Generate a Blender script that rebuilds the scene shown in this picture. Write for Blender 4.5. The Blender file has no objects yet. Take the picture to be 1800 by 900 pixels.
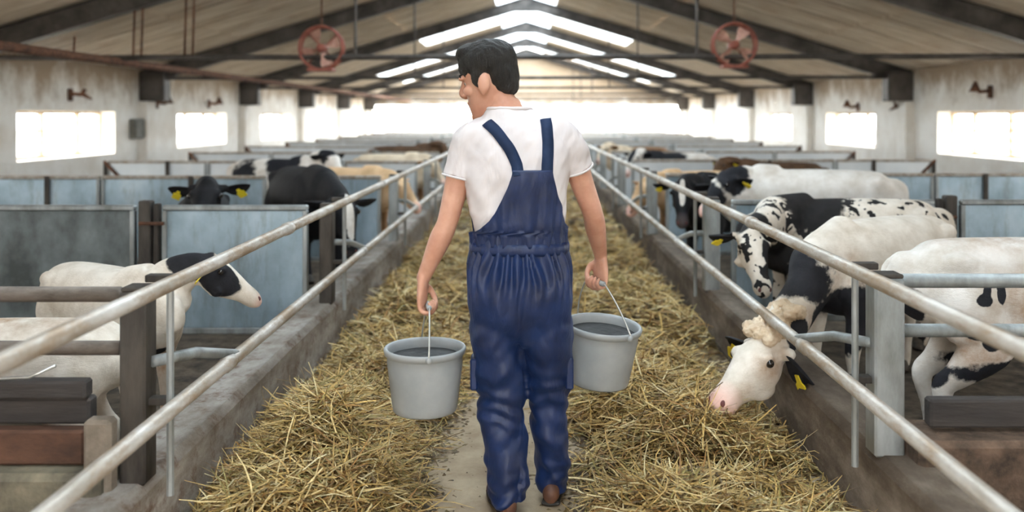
import bpy, math, random
import numpy as np
from mathutils import Vector, Matrix, noise as mnoise
from mathutils.bvhtree import BVHTree

R = math.radians
rnd = random.Random(7)
rng = np.random.default_rng(11)
SC = bpy.context.scene
COL = SC.collection

# ---------------------------------------------------------------- camera, sky, exposure
F_PX, CAM_Z = 1600.0, 1.51
cd = bpy.data.cameras.new('camera')
cam = bpy.data.objects.new('camera', cd)
COL.objects.link(cam)
cam.location = (0, 0, CAM_Z)
cam.rotation_euler = (R(90), 0, 0)
cd.sensor_width = 36
cd.lens = 36 * F_PX / 1800
cd.shift_x = -25 / 1800
cd.shift_y = -245 / 1800
cd.clip_end = 400
cd.dof.use_dof = True
cd.dof.focus_distance = 3.7
cd.dof.aperture_fstop = 1.5
SC.camera = cam

SKY = 24.0
wd = bpy.data.worlds.new('world')
SC.world = wd
wd.use_nodes = True
bg = wd.node_tree.nodes['Background']
bg.inputs['Color'].default_value = (1.0, 0.97, 0.925, 1)
bg.inputs['Strength'].default_value = SKY
SC.view_settings.view_transform = 'Standard'
SC.view_settings.look = 'None'
SC.view_settings.gamma = 1
SC.view_settings.use_curve_mapping = False
SC.view_settings.exposure = 0.0
SC.cycles.max_bounces = 12
SC.cycles.diffuse_bounces = 7
SC.cycles.glossy_bounces = 3
SC.cycles.transparent_max_bounces = 12
SC.cycles.caustics_reflective = False
SC.cycles.caustics_refractive = False
SC.cycles.sample_clamp_indirect = 8
SC.cycles.use_denoising = True


def portal(loc, rot, sx, sy):
    """sampling guide for daylight through an opening (gives off no light of its own)"""
    l = bpy.data.lights.new('daylight_portal', 'AREA')
    l.shape = 'RECTANGLE'
    l.size, l.size_y = sx, sy
    l.cycles.is_portal = True
    o = bpy.data.objects.new('daylight_portal', l)
    o.location = loc
    o.rotation_euler = rot
    COL.objects.link(o)
    return o


# ---------------------------------------------------------------- materials
MATS = {}


class NT:
    def __init__(s, name):
        s.m = bpy.data.materials.new(name)
        s.m.use_nodes = True
        s.t = s.m.node_tree
        s.b = s.t.nodes['Principled BSDF']
        s.co = None

    def n(s, typ, **kw):
        nd = s.t.nodes.new(typ)
        for k, v in kw.items():
            setattr(nd, k, v)
        return nd

    def link(s, a, b):
        s.t.links.new(a, b)

    def coord(s, scale=(1, 1, 1)):
        if s.co is None:
            s.co = s.n('ShaderNodeTexCoord')
        mp = s.n('ShaderNodeMapping')
        mp.inputs['Scale'].default_value = scale
        s.link(s.co.outputs['Object'], mp.inputs['Vector'])
        return mp.outputs['Vector']

    def noise(s, scale=5, detail=5, rough=.6, stretch=(1, 1, 1), dist=0):
        nz = s.n('ShaderNodeTexNoise')
        nz.inputs['Scale'].default_value = scale
        nz.inputs['Detail'].default_value = detail
        nz.inputs['Roughness'].default_value = rough
        nz.inputs['Distortion'].default_value = dist
        s.link(s.coord(stretch), nz.inputs['Vector'])
        return nz.outputs['Fac']

    def ramp(s, fac, stops):
        r = s.n('ShaderNodeValToRGB')
        e = r.color_ramp.elements
        while len(e) > len(stops):
            e.remove(e[-1])
        while len(e) < len(stops):
            e.new(.5)
        for el, (p, c) in zip(e, stops):
            el.position = p
            el.color = (*c, 1) if len(c) == 3 else c
        s.link(fac, r.inputs['Fac'])
        return r.outputs['Color']

    def mix(s, fac, a, b, mode='MIX'):
        mx = s.n('ShaderNodeMix', data_type='RGBA', blend_type=mode)
        for sock, v in ((mx.inputs['Factor'], fac), (mx.inputs[6], a), (mx.inputs[7], b)):
            if isinstance(v, (int, float)):
                sock.default_value = v
            elif isinstance(v, tuple):
                sock.default_value = (*v, 1)
            else:
                s.link(v, sock)
        return mx.outputs[2]

    def math(s, op, a, b=0.0):
        mt = s.n('ShaderNodeMath', operation=op)
        for sock, v in ((mt.inputs[0], a), (mt.inputs[1], b)):
            if isinstance(v, (int, float)):
                sock.default_value = v
            else:
                s.link(v, sock)
        return mt.outputs[0]

    def bump(s, h, strength=.3, dist=.01):
        bp = s.n('ShaderNodeBump')
        bp.inputs['Strength'].default_value = strength
        bp.inputs['Distance'].default_value = dist
        s.link(h, bp.inputs['Height'])
        s.link(bp.outputs['Normal'], s.b.inputs['Normal'])

    def done(s, col=None, rough=.7, metal=0.0, spec=.4):
        if col is not None:
            if isinstance(col, tuple):
                s.b.inputs['Base Color'].default_value = (*col, 1)
            else:
                s.link(col, s.b.inputs['Base Color'])
        s.b.inputs['Roughness'].default_value = rough
        s.b.inputs['Metallic'].default_value = metal
        s.b.inputs['Specular IOR Level'].default_value = spec
        MATS[s.m.name] = s.m
        return s.m


def two_tone(name, a, b, scale=6, rough=.7, metal=0, lo=.35, hi=.65, bump=.2, stretch=(1, 1, 1), bscale=40, spec=.4):
    t = NT(name)
    c = t.ramp(t.noise(scale, 6, .65, stretch), [(lo, a), (hi, b)])
    if bump:
        t.bump(t.noise(bscale, 4, .6, stretch), bump, .01)
    return t.done(c, rough, metal, spec)


two_tone('concrete_floor', (.24, .175, .11), (.38, .30, .20), 5, .85, bump=.35)
t = NT('kerb_concrete')
c = t.ramp(t.noise(3.2, 7, .7, (1, .5, 1.4)), [(.3, (.13, .105, .085)), (.48, (.30, .265, .23)), (.62, (.46, .43, .40))])
c = t.mix(t.ramp(t.noise(9, 5, .7), [(.52, (0, 0, 0)), (.7, (1, 1, 1))]), c, (.16, .10, .07))
t.bump(t.noise(30, 6, .7), .4, .012)
t.done(c, .9)
two_tone('bedding', (.035, .026, .02), (.13, .10, .07), 9, .95, bump=.7, bscale=25)
two_tone('outdoor_ground', (.35, .34, .30), (.45, .44, .40), .6, .95, bump=0)
t = NT('plaster')
base = t.ramp(t.noise(1.6, 6, .65), [(.3, (.76, .70, .62)), (.6, (.91, .88, .83))])
sp = t.n('ShaderNodeSeparateXYZ')
t.link(t.coord(), sp.inputs['Vector'])
hgt = t.math('MULTIPLY', t.math('SUBTRACT', sp.outputs['Z'], 1.62), 1.55)
st = t.math('MULTIPLY', t.ramp(t.math('ADD', hgt, t.math('MULTIPLY', t.math('SUBTRACT', t.noise(1.5, 7, .75, (1, 1, .6)), .5), 3.2)), [(.3, (0, 0, 0)), (1.0, (1, 1, 1))]), .8)
c = t.mix(st, base, (.30, .19, .09))
t.bump(t.noise(20, 6, .7), .3, .02)
t.done(c, .9)
t = NT('roof_sheet')
c = t.ramp(t.noise(1.3, 6, .6, (.5, 4, 1)), [(.3, (.34, .26, .18)), (.5, (.58, .50, .40)), (.68, (.78, .71, .61))])
c = t.mix(t.ramp(t.noise(.9, 4, .6), [(.55, (0, 0, 0)), (.75, (1, 1, 1))]), c, (.40, .24, .13))
t.done(c, .42, 0, .5)
two_tone('roof_steel', (.04, .035, .032), (.12, .105, .095), 3, .55, .2, bump=.1)
two_tone('rust_iron', (.06, .03, .02), (.22, .10, .055), 14, .85, .2, bump=.4)
t = NT('galvanised_sheet')
c = t.ramp(t.noise(2.2, 6, .65, (1, 1, .8)), [(.3, (.24, .33, .39)), (.55, (.41, .53, .62)), (.75, (.58, .68, .75))])
c = t.mix(t.math('MULTIPLY', t.ramp(t.noise(3.5, 6, .75, (1.5, 1, .35)), [(.50, (0, 0, 0)), (.72, (1, 1, 1))]), .7), c, (.16, .17, .15))
t.done(c, .42, .55, .5)
two_tone('dark_reflection_sheet', (.07, .08, .08), (.24, .28, .29), 2.4, .5, .35, bump=.1, stretch=(1, 1, .7))  # galvanised sheet again, with a dark reflection painted into its colour
t = NT('kerb_shaded')  # darker copy of the kerb concrete, right kerb's shade painted into the colour
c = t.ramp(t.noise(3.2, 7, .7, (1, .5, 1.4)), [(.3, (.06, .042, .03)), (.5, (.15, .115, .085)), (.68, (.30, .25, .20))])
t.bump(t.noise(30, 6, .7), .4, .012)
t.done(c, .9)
t = NT('bright_sheet')
c = t.ramp(t.noise(2.0, 5, .6), [(.3, (.58, .63, .66)), (.7, (.76, .79, .81))])
t.done(c, .5, .2, .5)
t = NT('galvanised_pipe')
c = t.ramp(t.noise(9, 6, .7, (1, .25, 1)), [(.3, (.26, .225, .18)), (.5, (.42, .39, .35)), (.7, (.58, .57, .55))])
c = t.mix(t.math('MULTIPLY', t.ramp(t.noise(11, 6, .75, (1, .3, 1)), [(.46, (0, 0, 0)), (.62, (1, 1, 1))]), .75), c, (.26, .18, .11))
t.bump(t.noise(60, 4, .6), .25, .004)
t.done(c, .5, .35, .5)
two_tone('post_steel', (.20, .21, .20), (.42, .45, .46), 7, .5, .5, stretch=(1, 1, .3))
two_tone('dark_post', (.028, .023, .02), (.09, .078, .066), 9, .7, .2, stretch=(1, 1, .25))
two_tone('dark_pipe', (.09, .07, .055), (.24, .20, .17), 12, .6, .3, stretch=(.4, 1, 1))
two_tone('dark_wood', (.02, .018, .018), (.07, .06, .055), 6, .9, stretch=(.15, 1, 1), bump=.5)
two_tone('rust_wood', (.04, .022, .016), (.14, .068, .042), 7, .9, stretch=(.5, 1, 1), bump=.5)
two_tone('brown_stone', (.05, .035, .025), (.20, .13, .09), 8, .95, bump=.6)
two_tone('base_concrete', (.09, .08, .06), (.30, .26, .18), 4, .95, bump=.5)
two_tone('pale_concrete', (.15, .12, .09), (.30, .25, .20), 7, .95, bump=.4)
two_tone('window_frame', (.42, .28, .16), (.80, .70, .58), 8, .8, bump=.1)
t = NT('window_glass')
t.b.inputs['Transmission Weight'].default_value = 1
tr = t.n('ShaderNodeBsdfTransparent')
tr.inputs['Color'].default_value = (.94, .96, .97, 1)
gl = t.n('ShaderNodeBsdfGlossy')
gl.inputs['Roughness'].default_value = .05
mx = t.n('ShaderNodeMixShader')
mx.inputs[0].default_value = .06
t.link(tr.outputs[0], mx.inputs[1])
t.link(gl.outputs[0], mx.inputs[2])
t.link(mx.outputs[0], t.t.nodes['Material Output'].inputs['Surface'])
MATS['window_glass'] = t.m
t = NT('skylight_sheet')
tl = t.n('ShaderNodeBsdfTranslucent')
tl.inputs['Color'].default_value = (.50, .55, .58, 1)
tr = t.n('ShaderNodeBsdfTransparent')
tr.inputs['Color'].default_value = (.50, .55, .60, 1)
mx = t.n('ShaderNodeMixShader')
mx.inputs[0].default_value = .5
t.link(tl.outputs[0], mx.inputs[1])
t.link(tr.outputs[0], mx.inputs[2])
t.link(mx.outputs[0], t.t.nodes['Material Output'].inputs['Surface'])
MATS['skylight_sheet'] = t.m
two_tone('fan_paint', (.20, .055, .04), (.38, .13, .09), 12, .6, .1, bump=.1)
two_tone('fan_blade', (.42, .22, .17), (.60, .36, .28), 10, .6, .1, bump=.1)
two_tone('bucket_plastic', (.27, .29, .295), (.32, .335, .34), 8, .45, 0, bump=.03, spec=.5)
two_tone('bucket_dark_fill', (.012, .013, .015), (.04, .04, .04), 30, .7, 0, bump=.4)
two_tone('bail_wire', (.50, .50, .48), (.66, .66, .64), 20, .35, .8, bump=0)
t = NT('t_shirt_cotton')
c = t.ramp(t.noise(5, 4, .6), [(.3, (.62, .575, .58)), (.7, (.70, .655, .66))])
t.bump(t.math('ADD', t.math('MULTIPLY', t.noise(6, 3, .5, (1.6, 1, .6), .6), 1.0), t.math('MULTIPLY', t.noise(300, 2, .5), .015)), .55, .03)
t.done(c, .9, 0, .2)
t = NT('overall_cloth')
c = t.ramp(t.noise(7, 5, .6), [(.3, (.0022, .0075, .036)), (.7, (.006, .024, .10))])
t.bump(t.math('ADD', t.noise(9, 4, .55, (1.3, 1.3, .55), .5), t.math('MULTIPLY', t.noise(400, 2, .5), .02)), .5, .02)
t.b.inputs['Sheen Weight'].default_value = .08
t.b.inputs['Sheen Tint'].default_value = (.25, .4, 1, 1)
t.done(c, .5, 0, .45)
t = NT('strap_cloth')
t.bump(t.noise(300, 2, .5), .2, .002)
t.done(t.ramp(t.noise(12, 4), [(.3, (.008, .018, .05)), (.7, (.018, .036, .09))]), .75, 0, .25)
t = NT('skin')
c = t.ramp(t.noise(9, 5, .6), [(.3, (.50, .235, .155)), (.7, (.66, .37, .265))])
t.bump(t.noise(120, 4, .6), .12, .003)
t.b.inputs['Subsurface Weight'].default_value = .12
t.b.inputs['Subsurface Radius'].default_value = (.01, .004, .002)
t.done(c, .5, 0, .4)
t = NT('hair_dark')
c = t.ramp(t.noise(60, 4, .6, (1, 1, .3)), [(.3, (.005, .0045, .004)), (.7, (.020, .016, .013))])
t.bump(t.noise(140, 4, .7, (1, 1, .25)), .9, .01)
t.done(c, .5, 0, .4)
two_tone('shoe_leather', (.07, .03, .02), (.16, .075, .045), 15, .55, bump=.2)
two_tone('shoe_sole', (.02, .018, .016), (.05, .045, .04), 20, .8)
t = NT('hay')
at = t.n('ShaderNodeAttribute', attribute_name='straw')
c = t.mix(t.ramp(t.noise(55, 4, .7), [(.3, (.55, .55, .55)), (.7, (1.25, 1.25, 1.25))]), (0, 0, 0), at.outputs['Color'], 'MIX')
c = t.mix(1.0, at.outputs['Color'], t.ramp(t.noise(55, 4, .7), [(.3, (.5, .5, .5)), (.7, (1, 1, 1))]), 'MULTIPLY')
t.done(c, .6, 0, .3)
two_tone('tag_yellow', (.80, .62, .02), (.90, .75, .05), 20, .5, bump=0)
two_tone('hoof_horn', (.03, .025, .02), (.10, .08, .06), 20, .6)
two_tone('nostril_dark', (.10, .03, .03), (.16, .055, .05), 20, .6, bump=0)
t = NT('eye_dark')
t.done(t.ramp(t.noise(10), [(.3, (.006, .005, .005)), (.7, (.02, .014, .01))]), .12, 0, .6)
t = NT('eye_white')
t.done(t.ramp(t.noise(10), [(.3, (.7, .67, .64)), (.7, (.8, .78, .76))]), .2, 0, .5)
two_tone('switch_box', (.10, .10, .085), (.20, .20, .18), 12, .7)


def coat(name, light, dark, stain=(.36, .19, .08), pink=(.78, .50, .43), edge=.16, spots=0.0):
    """hide: dark patches where the 'coat' attribute says so, with ragged edges"""
    t = NT(name)
    at = t.n('ShaderNodeAttribute', attribute_name='coat')
    sp = t.n('ShaderNodeSeparateColor')
    t.link(at.outputs['Color'], sp.inputs['Color'])
    lt = t.ramp(t.noise(5, 6, .65), [(.3, (light[0] * .70, light[1] * .66, light[2] * .60)), (.62, light)])
    dk = t.ramp(t.noise(8, 5, .6), [(.3, tuple(v * .6 for v in dark)), (.7, tuple(v * 1.3 for v in dark))])
    d = t.math('ADD', sp.outputs[0], t.math('MULTIPLY', t.math('SUBTRACT', t.noise(9, 5, .65), .5), edge * 2))
    if spots:
        d = t.math('ADD', d, t.ramp(t.noise(13, 2, .5), [(.60 - spots * .1, (0, 0, 0)), (.68 - spots * .1, (.8, .8, .8))]))
    f = t.ramp(d, [(.47, (0, 0, 0)), (.53, (1, 1, 1))])
    lt = t.mix(t.math('MULTIPLY', sp.outputs[2], t.ramp(t.noise(7, 6, .7), [(.35, (0, 0, 0)), (.7, (1, 1, 1))])), lt, stain)
    c = t.mix(f, lt, dk)
    c = t.mix(sp.outputs[1], c, pink)
    t.bump(t.noise(70, 5, .7, (.4, 1, 1)), .45, .008)
    return t.done(c, .78, 0, .25)


coat('coat_white', (.80, .74, .66), (.018, .018, .022))
coat('coat_pied', (.82, .79, .75), (.016, .017, .022))
coat('coat_speckled', (.80, .74, .66), (.018, .017, .018), spots=.6)
coat('coat_black', (.75, .72, .68), (.011, .011, .013), pink=(.10, .08, .08))
coat('coat_tan', (.72, .50, .30), (.36, .20, .10))
coat('coat_brown', (.55, .40, .28), (.10, .055, .03))
coat('coat_cream', (.80, .68, .52), (.30, .16, .08))


# ---------------------------------------------------------------- mesh helpers
def link(o, parent=None):
    COL.objects.link(o)
    if parent is not None:
        o.parent = parent
    return o


def tag(o, label=None, cat=None, group=None, kind=None):
    if label:
        o['label'] = label
    if cat:
        o['category'] = cat
    if group:
        o['group'] = group
    if kind:
        o['kind'] = kind
    return o


def empty(name, loc=(0, 0, 0), rz=0.0, scale=1.0):
    o = bpy.data.objects.new(name, None)
    o.empty_display_size = .1
    o.location = loc
    o.rotation_euler = (0, 0, rz)
    o.scale = (scale,) * 3
    return link(o)


class MB:
    """collects simple closed shapes into one mesh"""

    def __init__(s):
        s.v, s.f = [], []

    def add(s, vs, fs):
        b = len(s.v)
        s.v += [tuple(v) for v in vs]
        s.f += [tuple(i + b for i in f) for f in fs]
        return s

    def box(s, x0, x1, y0, y1, z0, z1, ch=0.0):
        if ch <= 0:
            vs = [(x, y, z) for x in (x0, x1) for y in (y0, y1) for z in (z0, z1)]
            return s.add(vs, [(0, 1, 3, 2), (4, 6, 7, 5), (0, 4, 5, 1), (2, 3, 7, 6), (0, 2, 6, 4), (1, 5, 7, 3)])
        lo, hi = np.array((x0, y0, z0)), np.array((x1, y1, z1))
        vs, idx = [], {}
        for sx in (0, 1):
            for sy in (0, 1):
                for sz in (0, 1):
                    c = [(lo, hi)[q][k] for k, q in enumerate((sx, sy, sz))]
                    for ax in range(3):
                        p = []
                        for k, q in enumerate((sx, sy, sz)):
                            d = 0 if k == ax else ch
                            p.append(c[k] + (d if q == 0 else -d))
                        idx[(sx, sy, sz, ax)] = len(vs)
                        vs.append(p)
        fs = []
        for ax in range(3):
            o1, o2 = [k for k in range(3) if k != ax]
            for q in (0, 1):
                def key(a, b):
                    t_ = [0, 0, 0]
                    t_[ax], t_[o1], t_[o2] = q, a, b
                    return idx[(*t_, ax)]
                fs.append((key(0, 0), key(1, 0), key(1, 1), key(0, 1)))
        for ax in range(3):
            o1, o2 = [k for k in range(3) if k != ax]
            for a in (0, 1):
                for b in (0, 1):
                    def key2(q, face):
                        t_ = [0, 0, 0]
                        t_[ax], t_[o1], t_[o2] = q, a, b
                        return idx[(*t_, face)]
                    fs.append((key2(0, o1), key2(1, o1), key2(1, o2), key2(0, o2)))
        for sx in (0, 1):
            for sy in (0, 1):
                for sz in (0, 1):
                    fs.append(tuple(idx[(sx, sy, sz, ax)] for ax in range(3)))
        return s.add(vs, fs)

    def tube(s, pts, r, n=10, cap=True, flat=1.0, closed=False):
        pts = [Vector(p) for p in pts]
        rs = r if isinstance(r, (list, tuple)) else [r] * len(pts)
        vs, fs = [], []
        side = None
        m = len(pts)
        for i, p in enumerate(pts):
            if closed:
                tg = pts[(i + 1) % m] - pts[i - 1]
            else:
                tg = pts[min(i + 1, m - 1)] - pts[max(i - 1, 0)]
            tg.normalize()
            if side is None:
                ref = Vector((0, 0, 1)) if abs(tg.z) < .9 else Vector((1, 0, 0))
                side = tg.cross(ref).normalized()
            else:
                side = (side - tg * side.dot(tg)).normalized()
            up = side.cross(tg)
            for k in range(n):
                a = 2 * math.pi * k / n
                vs.append(p + side * (math.cos(a) * rs[i]) + up * (math.sin(a) * rs[i] * flat))
        rng_ = m if closed else m - 1
        for i in range(rng_):
            j = (i + 1) % m
            for k in range(n):
                k2 = (k + 1) % n
                fs.append((i * n + k, i * n + k2, j * n + k2, j * n + k))
        if cap and not closed:
            fs.append(tuple(range(n))[::-1])
            fs.append(tuple((m - 1) * n + k for k in range(n)))
        return s.add(vs, fs)

    def ell(s, c, r, n=14, m=9, mat=None):
        vs, fs = [], []
        c = Vector(c)
        for i in range(m + 1):
            th = math.pi * i / m
            for k in range(n):
                a = 2 * math.pi * k / n
                p = Vector((r[0] * math.sin(th) * math.cos(a), r[1] * math.sin(th) * math.sin(a), r[2] * math.cos(th)))
                if mat is not None:
                    p = mat @ p
                vs.append(c + p)
        for i in range(m):
            for k in range(n):
                k2 = (k + 1) % n
                fs.append((i * n + k, (i + 1) * n + k, (i + 1) * n + k2, i * n + k2))
        return s.add(vs, fs)

    def loft(s, pts, hw, hh, up=(0, 0, 1), n=20, sub=4, caps=(.5, .5), power=2.0):
        """smooth tube through pts with half width hw and half height hh; rounded ends"""
        P = [Vector(p) for p in pts]
        K = len(P)
        if not isinstance(hw, (list, tuple)):
            hw = [hw] * K
        if not isinstance(hh, (list, tuple)):
            hh = [hh] * K

        def cr(a, i, u):
            p0, p1, p2, p3 = a[max(i - 1, 0)], a[i], a[min(i + 1, K - 1)], a[min(i + 2, K - 1)]
            return .5 * ((2 * p1) + (p2 - p0) * u + (2 * p0 - 5 * p1 + 4 * p2 - p3) * u * u + (3 * p1 - p0 - 3 * p2 + p3) * u ** 3)
        C, A, B = [], [], []
        for i in range(K - 1):
            for q in range(sub):
                u = q / sub
                C.append(cr(P, i, u))
                A.append(max(cr(hw, i, u), 1e-4))
                B.append(max(cr(hh, i, u), 1e-4))
        C.append(P[-1]); A.append(hw[-1]); B.append(hh[-1])
        T = []
        for i in range(len(C)):
            tg = C[min(i + 1, len(C) - 1)] - C[max(i - 1, 0)]
            T.append(tg.normalized())
        up = Vector(up)
        rings = []
        for i in range(len(C)):
            sd = T[i].cross(up).normalized()
            u2 = sd.cross(T[i]).normalized()
            rings.append((C[i], sd, u2, A[i], B[i]))

        def endcap(k, sgn, depth):
            c, sd, u2, a, b = rings[k]
            out = []
            for th in (35, 65, 82):
                q = math.cos(R(th))
                out.append((c + T[k] * (sgn * depth * math.sin(R(th)) * min(a, b) * 2), sd, u2, a * q, b * q))
            return out
        if caps[0]:
            rings = endcap(0, -1, caps[0])[::-1] + rings
        if caps[1]:
            rings = rings + endcap(len(rings) - 1 if not caps[0] else len(rings) - 1, 1, caps[1]) if False else rings + _cap(rings[-1], T[-1], caps[1])
        vs, fs = [], []
        for (c, sd, u2, a, b) in rings:
            for k in range(n):
                al = 2 * math.pi * k / n
                ca, sa = math.cos(al), math.sin(al)
                ca = math.copysign(abs(ca) ** (2 / power), ca)
                sa = math.copysign(abs(sa) ** (2 / power), sa)
                vs.append(c + sd * (a * ca) + u2 * (b * sa))
        for i in range(len(rings) - 1):
            for k in range(n):
                k2 = (k + 1) % n
                fs.append((i * n + k, i * n + k2, (i + 1) * n + k2, (i + 1) * n + k))
        fs.append(tuple(range(n))[::-1])
        fs.append(tuple((len(rings) - 1) * n + k for k in range(n)))
        return s.add(vs, fs)

    def mesh(s, name, smooth=False):
        me = bpy.data.meshes.new(name)
        me.from_pydata(s.v, [], s.f)
        me.validate()
        me.update()
        if smooth:
            me.polygons.foreach_set('use_smooth', [True] * len(me.polygons))
        return me

    def build(s, name, mat, parent=None, smooth=False, loc=None):
        me = s.mesh(name, smooth)
        me.materials.append(MATS[mat])
        o = bpy.data.objects.new(name, me)
        if loc is not None:
            o.location = loc
        return link(o, parent)


def _cap(ring, tg, depth):
    c, sd, u2, a, b = ring
    out = []
    for th in (35, 65, 82):
        q = math.cos(R(th))
        out.append((c + tg * (depth * math.sin(R(th)) * min(a, b) * 2), sd, u2, a * q, b * q))
    return out


def fuse(mb, voxel, iters=4, factor=.5):
    """union of the collected closed shapes as one continuous smooth skin"""
    me = mb.mesh('fuse_tmp')
    o = bpy.data.objects.new('fuse_tmp', me)
    COL.objects.link(o)
    m = o.modifiers.new('r', 'REMESH')
    m.mode = 'VOXEL'
    m.voxel_size = voxel
    m2 = o.modifiers.new('s', 'SMOOTH')
    m2.factor = factor
    m2.iterations = iters
    dg = bpy.context.evaluated_depsgraph_get()
    out = bpy.data.meshes.new_from_object(o.evaluated_get(dg))
    bpy.data.objects.remove(o)
    bpy.data.meshes.remove(me)
    out.polygons.foreach_set('use_smooth', [True] * len(out.polygons))
    out.materials.clear()
    return out


def mesh_obj(name, me, mat, parent=None):
    me.name = name
    if not me.materials:
        me.materials.append(MATS[mat])
    return link(bpy.data.objects.new(name, me), parent)


def copy_obj(o, parent, loc=None):
    c = o.copy()
    COL.objects.link(c)
    c.parent = parent
    if loc is not None:
        c.location = loc
    return c


def get_co(me):
    a = np.empty(len(me.vertices) * 3, np.float32)
    me.vertices.foreach_get('co', a)
    return a.reshape(-1, 3)


def get_no(me):
    a = np.empty(len(me.vertices) * 3, np.float32)
    me.vertices.foreach_get('normal', a)
    return a.reshape(-1, 3)


def set_co(me, a):
    me.vertices.foreach_set('co', a.astype(np.float32).ravel())
    me.update()


def vnoise(p, s):
    return mnoise.noise(Vector((float(p[0]) * s, float(p[1]) * s, float(p[2]) * s)))


# ---------------------------------------------------------------- the barn shell
BAY, Y0F, NF = 6.0, 5.3, 7           # roof frames every 6 m
WALL_X, WALL_T = 7.3, .38
EAVE, RIDGE = 2.42, 4.62
Y_BACK, Y_END = -7.0, 41.3
SLOPE = (RIDGE - EAVE) / WALL_X
ANG = math.atan(SLOPE)

fl = MB().box(-1.25, 1.25, Y_BACK, Y_END, -.15, 0).build('floor', 'concrete_floor')
tag(fl, kind='structure')
for nm, sx in (('floor_pens_left', -1), ('floor_pens_right', 1)):
    a, b = sorted((sx * 1.25, sx * 7.3))
    tag(MB().box(a, b, Y_BACK, Y_END, -.15, .02).build(nm, 'bedding'), kind='structure')
g = MB().add([(-90, -60, -.16), (90, -60, -.16), (90, 120, -.16), (-90, 120, -.16)], [(0, 1, 2, 3)]).build('ground', 'outdoor_ground')
tag(g, kind='structure')

# long walls with a window in each bay
WIN = [(Y0F + BAY * k + 1.75, Y0F + BAY * k + 4.85) for k in range(-2, 6)]
WZ0, WZ1 = .86, 1.60
wn = 0
for side, nm in ((-1, 'wall_left'), (1, 'wall_right')):
    x0, x1 = sorted((side * WALL_X, side * (WALL_X + WALL_T)))
    m = MB()
    m.box(x0, x1, Y_BACK, Y_END, 0, WZ0)
    m.box(x0, x1, Y_BACK, Y_END, WZ1, EAVE)
    y = Y_BACK
    for (a, b) in WIN:
        m.box(x0, x1, y, a, WZ0, WZ1)
        y = b
    m.box(x0, x1, y, Y_END, WZ0, WZ1)
    tag(m.build(nm, 'plaster'), kind='structure')
    for (a, b) in WIN:
        wn += 1
        w = empty(f'window_{wn}', (side * (WALL_X + WALL_T - .1), a, WZ0))
        tag(w, kind='structure')
        L, H = b - a, WZ1 - WZ0
        f = MB()
        for (p, q, r_, s_) in ((0, L, 0, .05), (0, L, H - .05, H), (0, .05, .05, H - .05), (L - .05, L, .05, H - .05)):
            f.box(-.03, .03, p, q, r_, s_)
        f.build('window_frame', 'window_frame', w)
        for q in (1.15, 2.3):
            MB().box(-.035, .035, q - .04, q + .04, .05, H - .05).build('mullion', 'window_frame', w)
            for k in range(4):
                MB().box(-.03, .0, q - .11, q + .11, .1 + k * .155, .125 + k * .155).build('hinge', 'window_frame', w)
        for p, q in ((.05, 1.11), (1.19, 2.26), (2.34, L - .05)):
            MB().box(-.004, .004, p, q, .05, H - .05).build('pane', 'window_glass', w)
        sl = MB().box(side * WALL_X - side * .0 - .05, side * WALL_X + .05, a - .05, b + .05, WZ0 - .05, WZ0 - .002)
        portal((side * (WALL_X + WALL_T + .02), (a + b) / 2, (WZ0 + WZ1) / 2), (0, side * R(90), 0), H, L)

# end wall: gable above a long band of windows
BZ0, BZ1 = .80, 2.02
m = MB()
m.box(-WALL_X, WALL_X, Y_END, Y_END + .3, 0, BZ0)
m.box(-WALL_X, WALL_X, Y_END, Y_END + .3, BZ1, EAVE)
for x in (-7.3, 7.02):
    m.box(x, x + .28, Y_END, Y_END + .3, BZ0, BZ1)
vs = [(-WALL_X, Y_END, EAVE), (WALL_X, Y_END, EAVE), (0, Y_END, RIDGE), (-WALL_X, Y_END + .3, EAVE), (WALL_X, Y_END + .3, EAVE), (0, Y_END + .3, RIDGE)]
m.add(vs, [(0, 1, 2), (3, 5, 4), (0, 3, 4, 1), (1, 4, 5, 2), (2, 5, 3, 0)])
tag(m.build('wall_end', 'plaster'), kind='structure')
wn += 1
w = tag(empty(f'window_{wn}', (0, Y_END + .12, BZ0)), kind='structure')
for k in range(9):
    x = -7.02 + k * 14.04 / 8
    MB().box(x - .05, x + .05, -.04, .04, 0, BZ1 - BZ0).build('mullion', 'window_frame', w)
    if k < 8:
        MB().box(x + .05, x + 14.04 / 8 - .05, -.004, .004, 0, BZ1 - BZ0).build('pane', 'window_glass', w)
portal((0, Y_END + .32, (BZ0 + BZ1) / 2), (R(-90), 0, 0), 14, BZ1 - BZ0)
# near end, behind the camera: wide open gateway
m = MB()
for a, b in ((-7.3, -1.25), (1.25, 7.3)):
    m.box(a, b, Y_BACK - .3, Y_BACK, 0, EAVE)
m.add([(x, y - .3 + Y_BACK + 0, z) for y in (0, .3) for x, z in ((-WALL_X, EAVE), (WALL_X, EAVE), (0, RIDGE))], [(0, 1, 2), (3, 5, 4), (0, 3, 4, 1), (1, 4, 5, 2), (2, 5, 3, 0)])
tag(m.build('wall_back', 'plaster'), kind='structure')
portal((0, Y_BACK - .32, EAVE / 2), (R(90), 0, 0), 2.5, EAVE)

# roof: corrugated sheets in three courses each side, translucent ridge lights
ceil = tag(empty('ceiling', (0, 0, 0)), kind='structure')
LEN = math.hypot(WALL_X + .35, SLOPE * (WALL_X + .35))
SKY_W = .8
NS, CW = 5, BAY / 5


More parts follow.
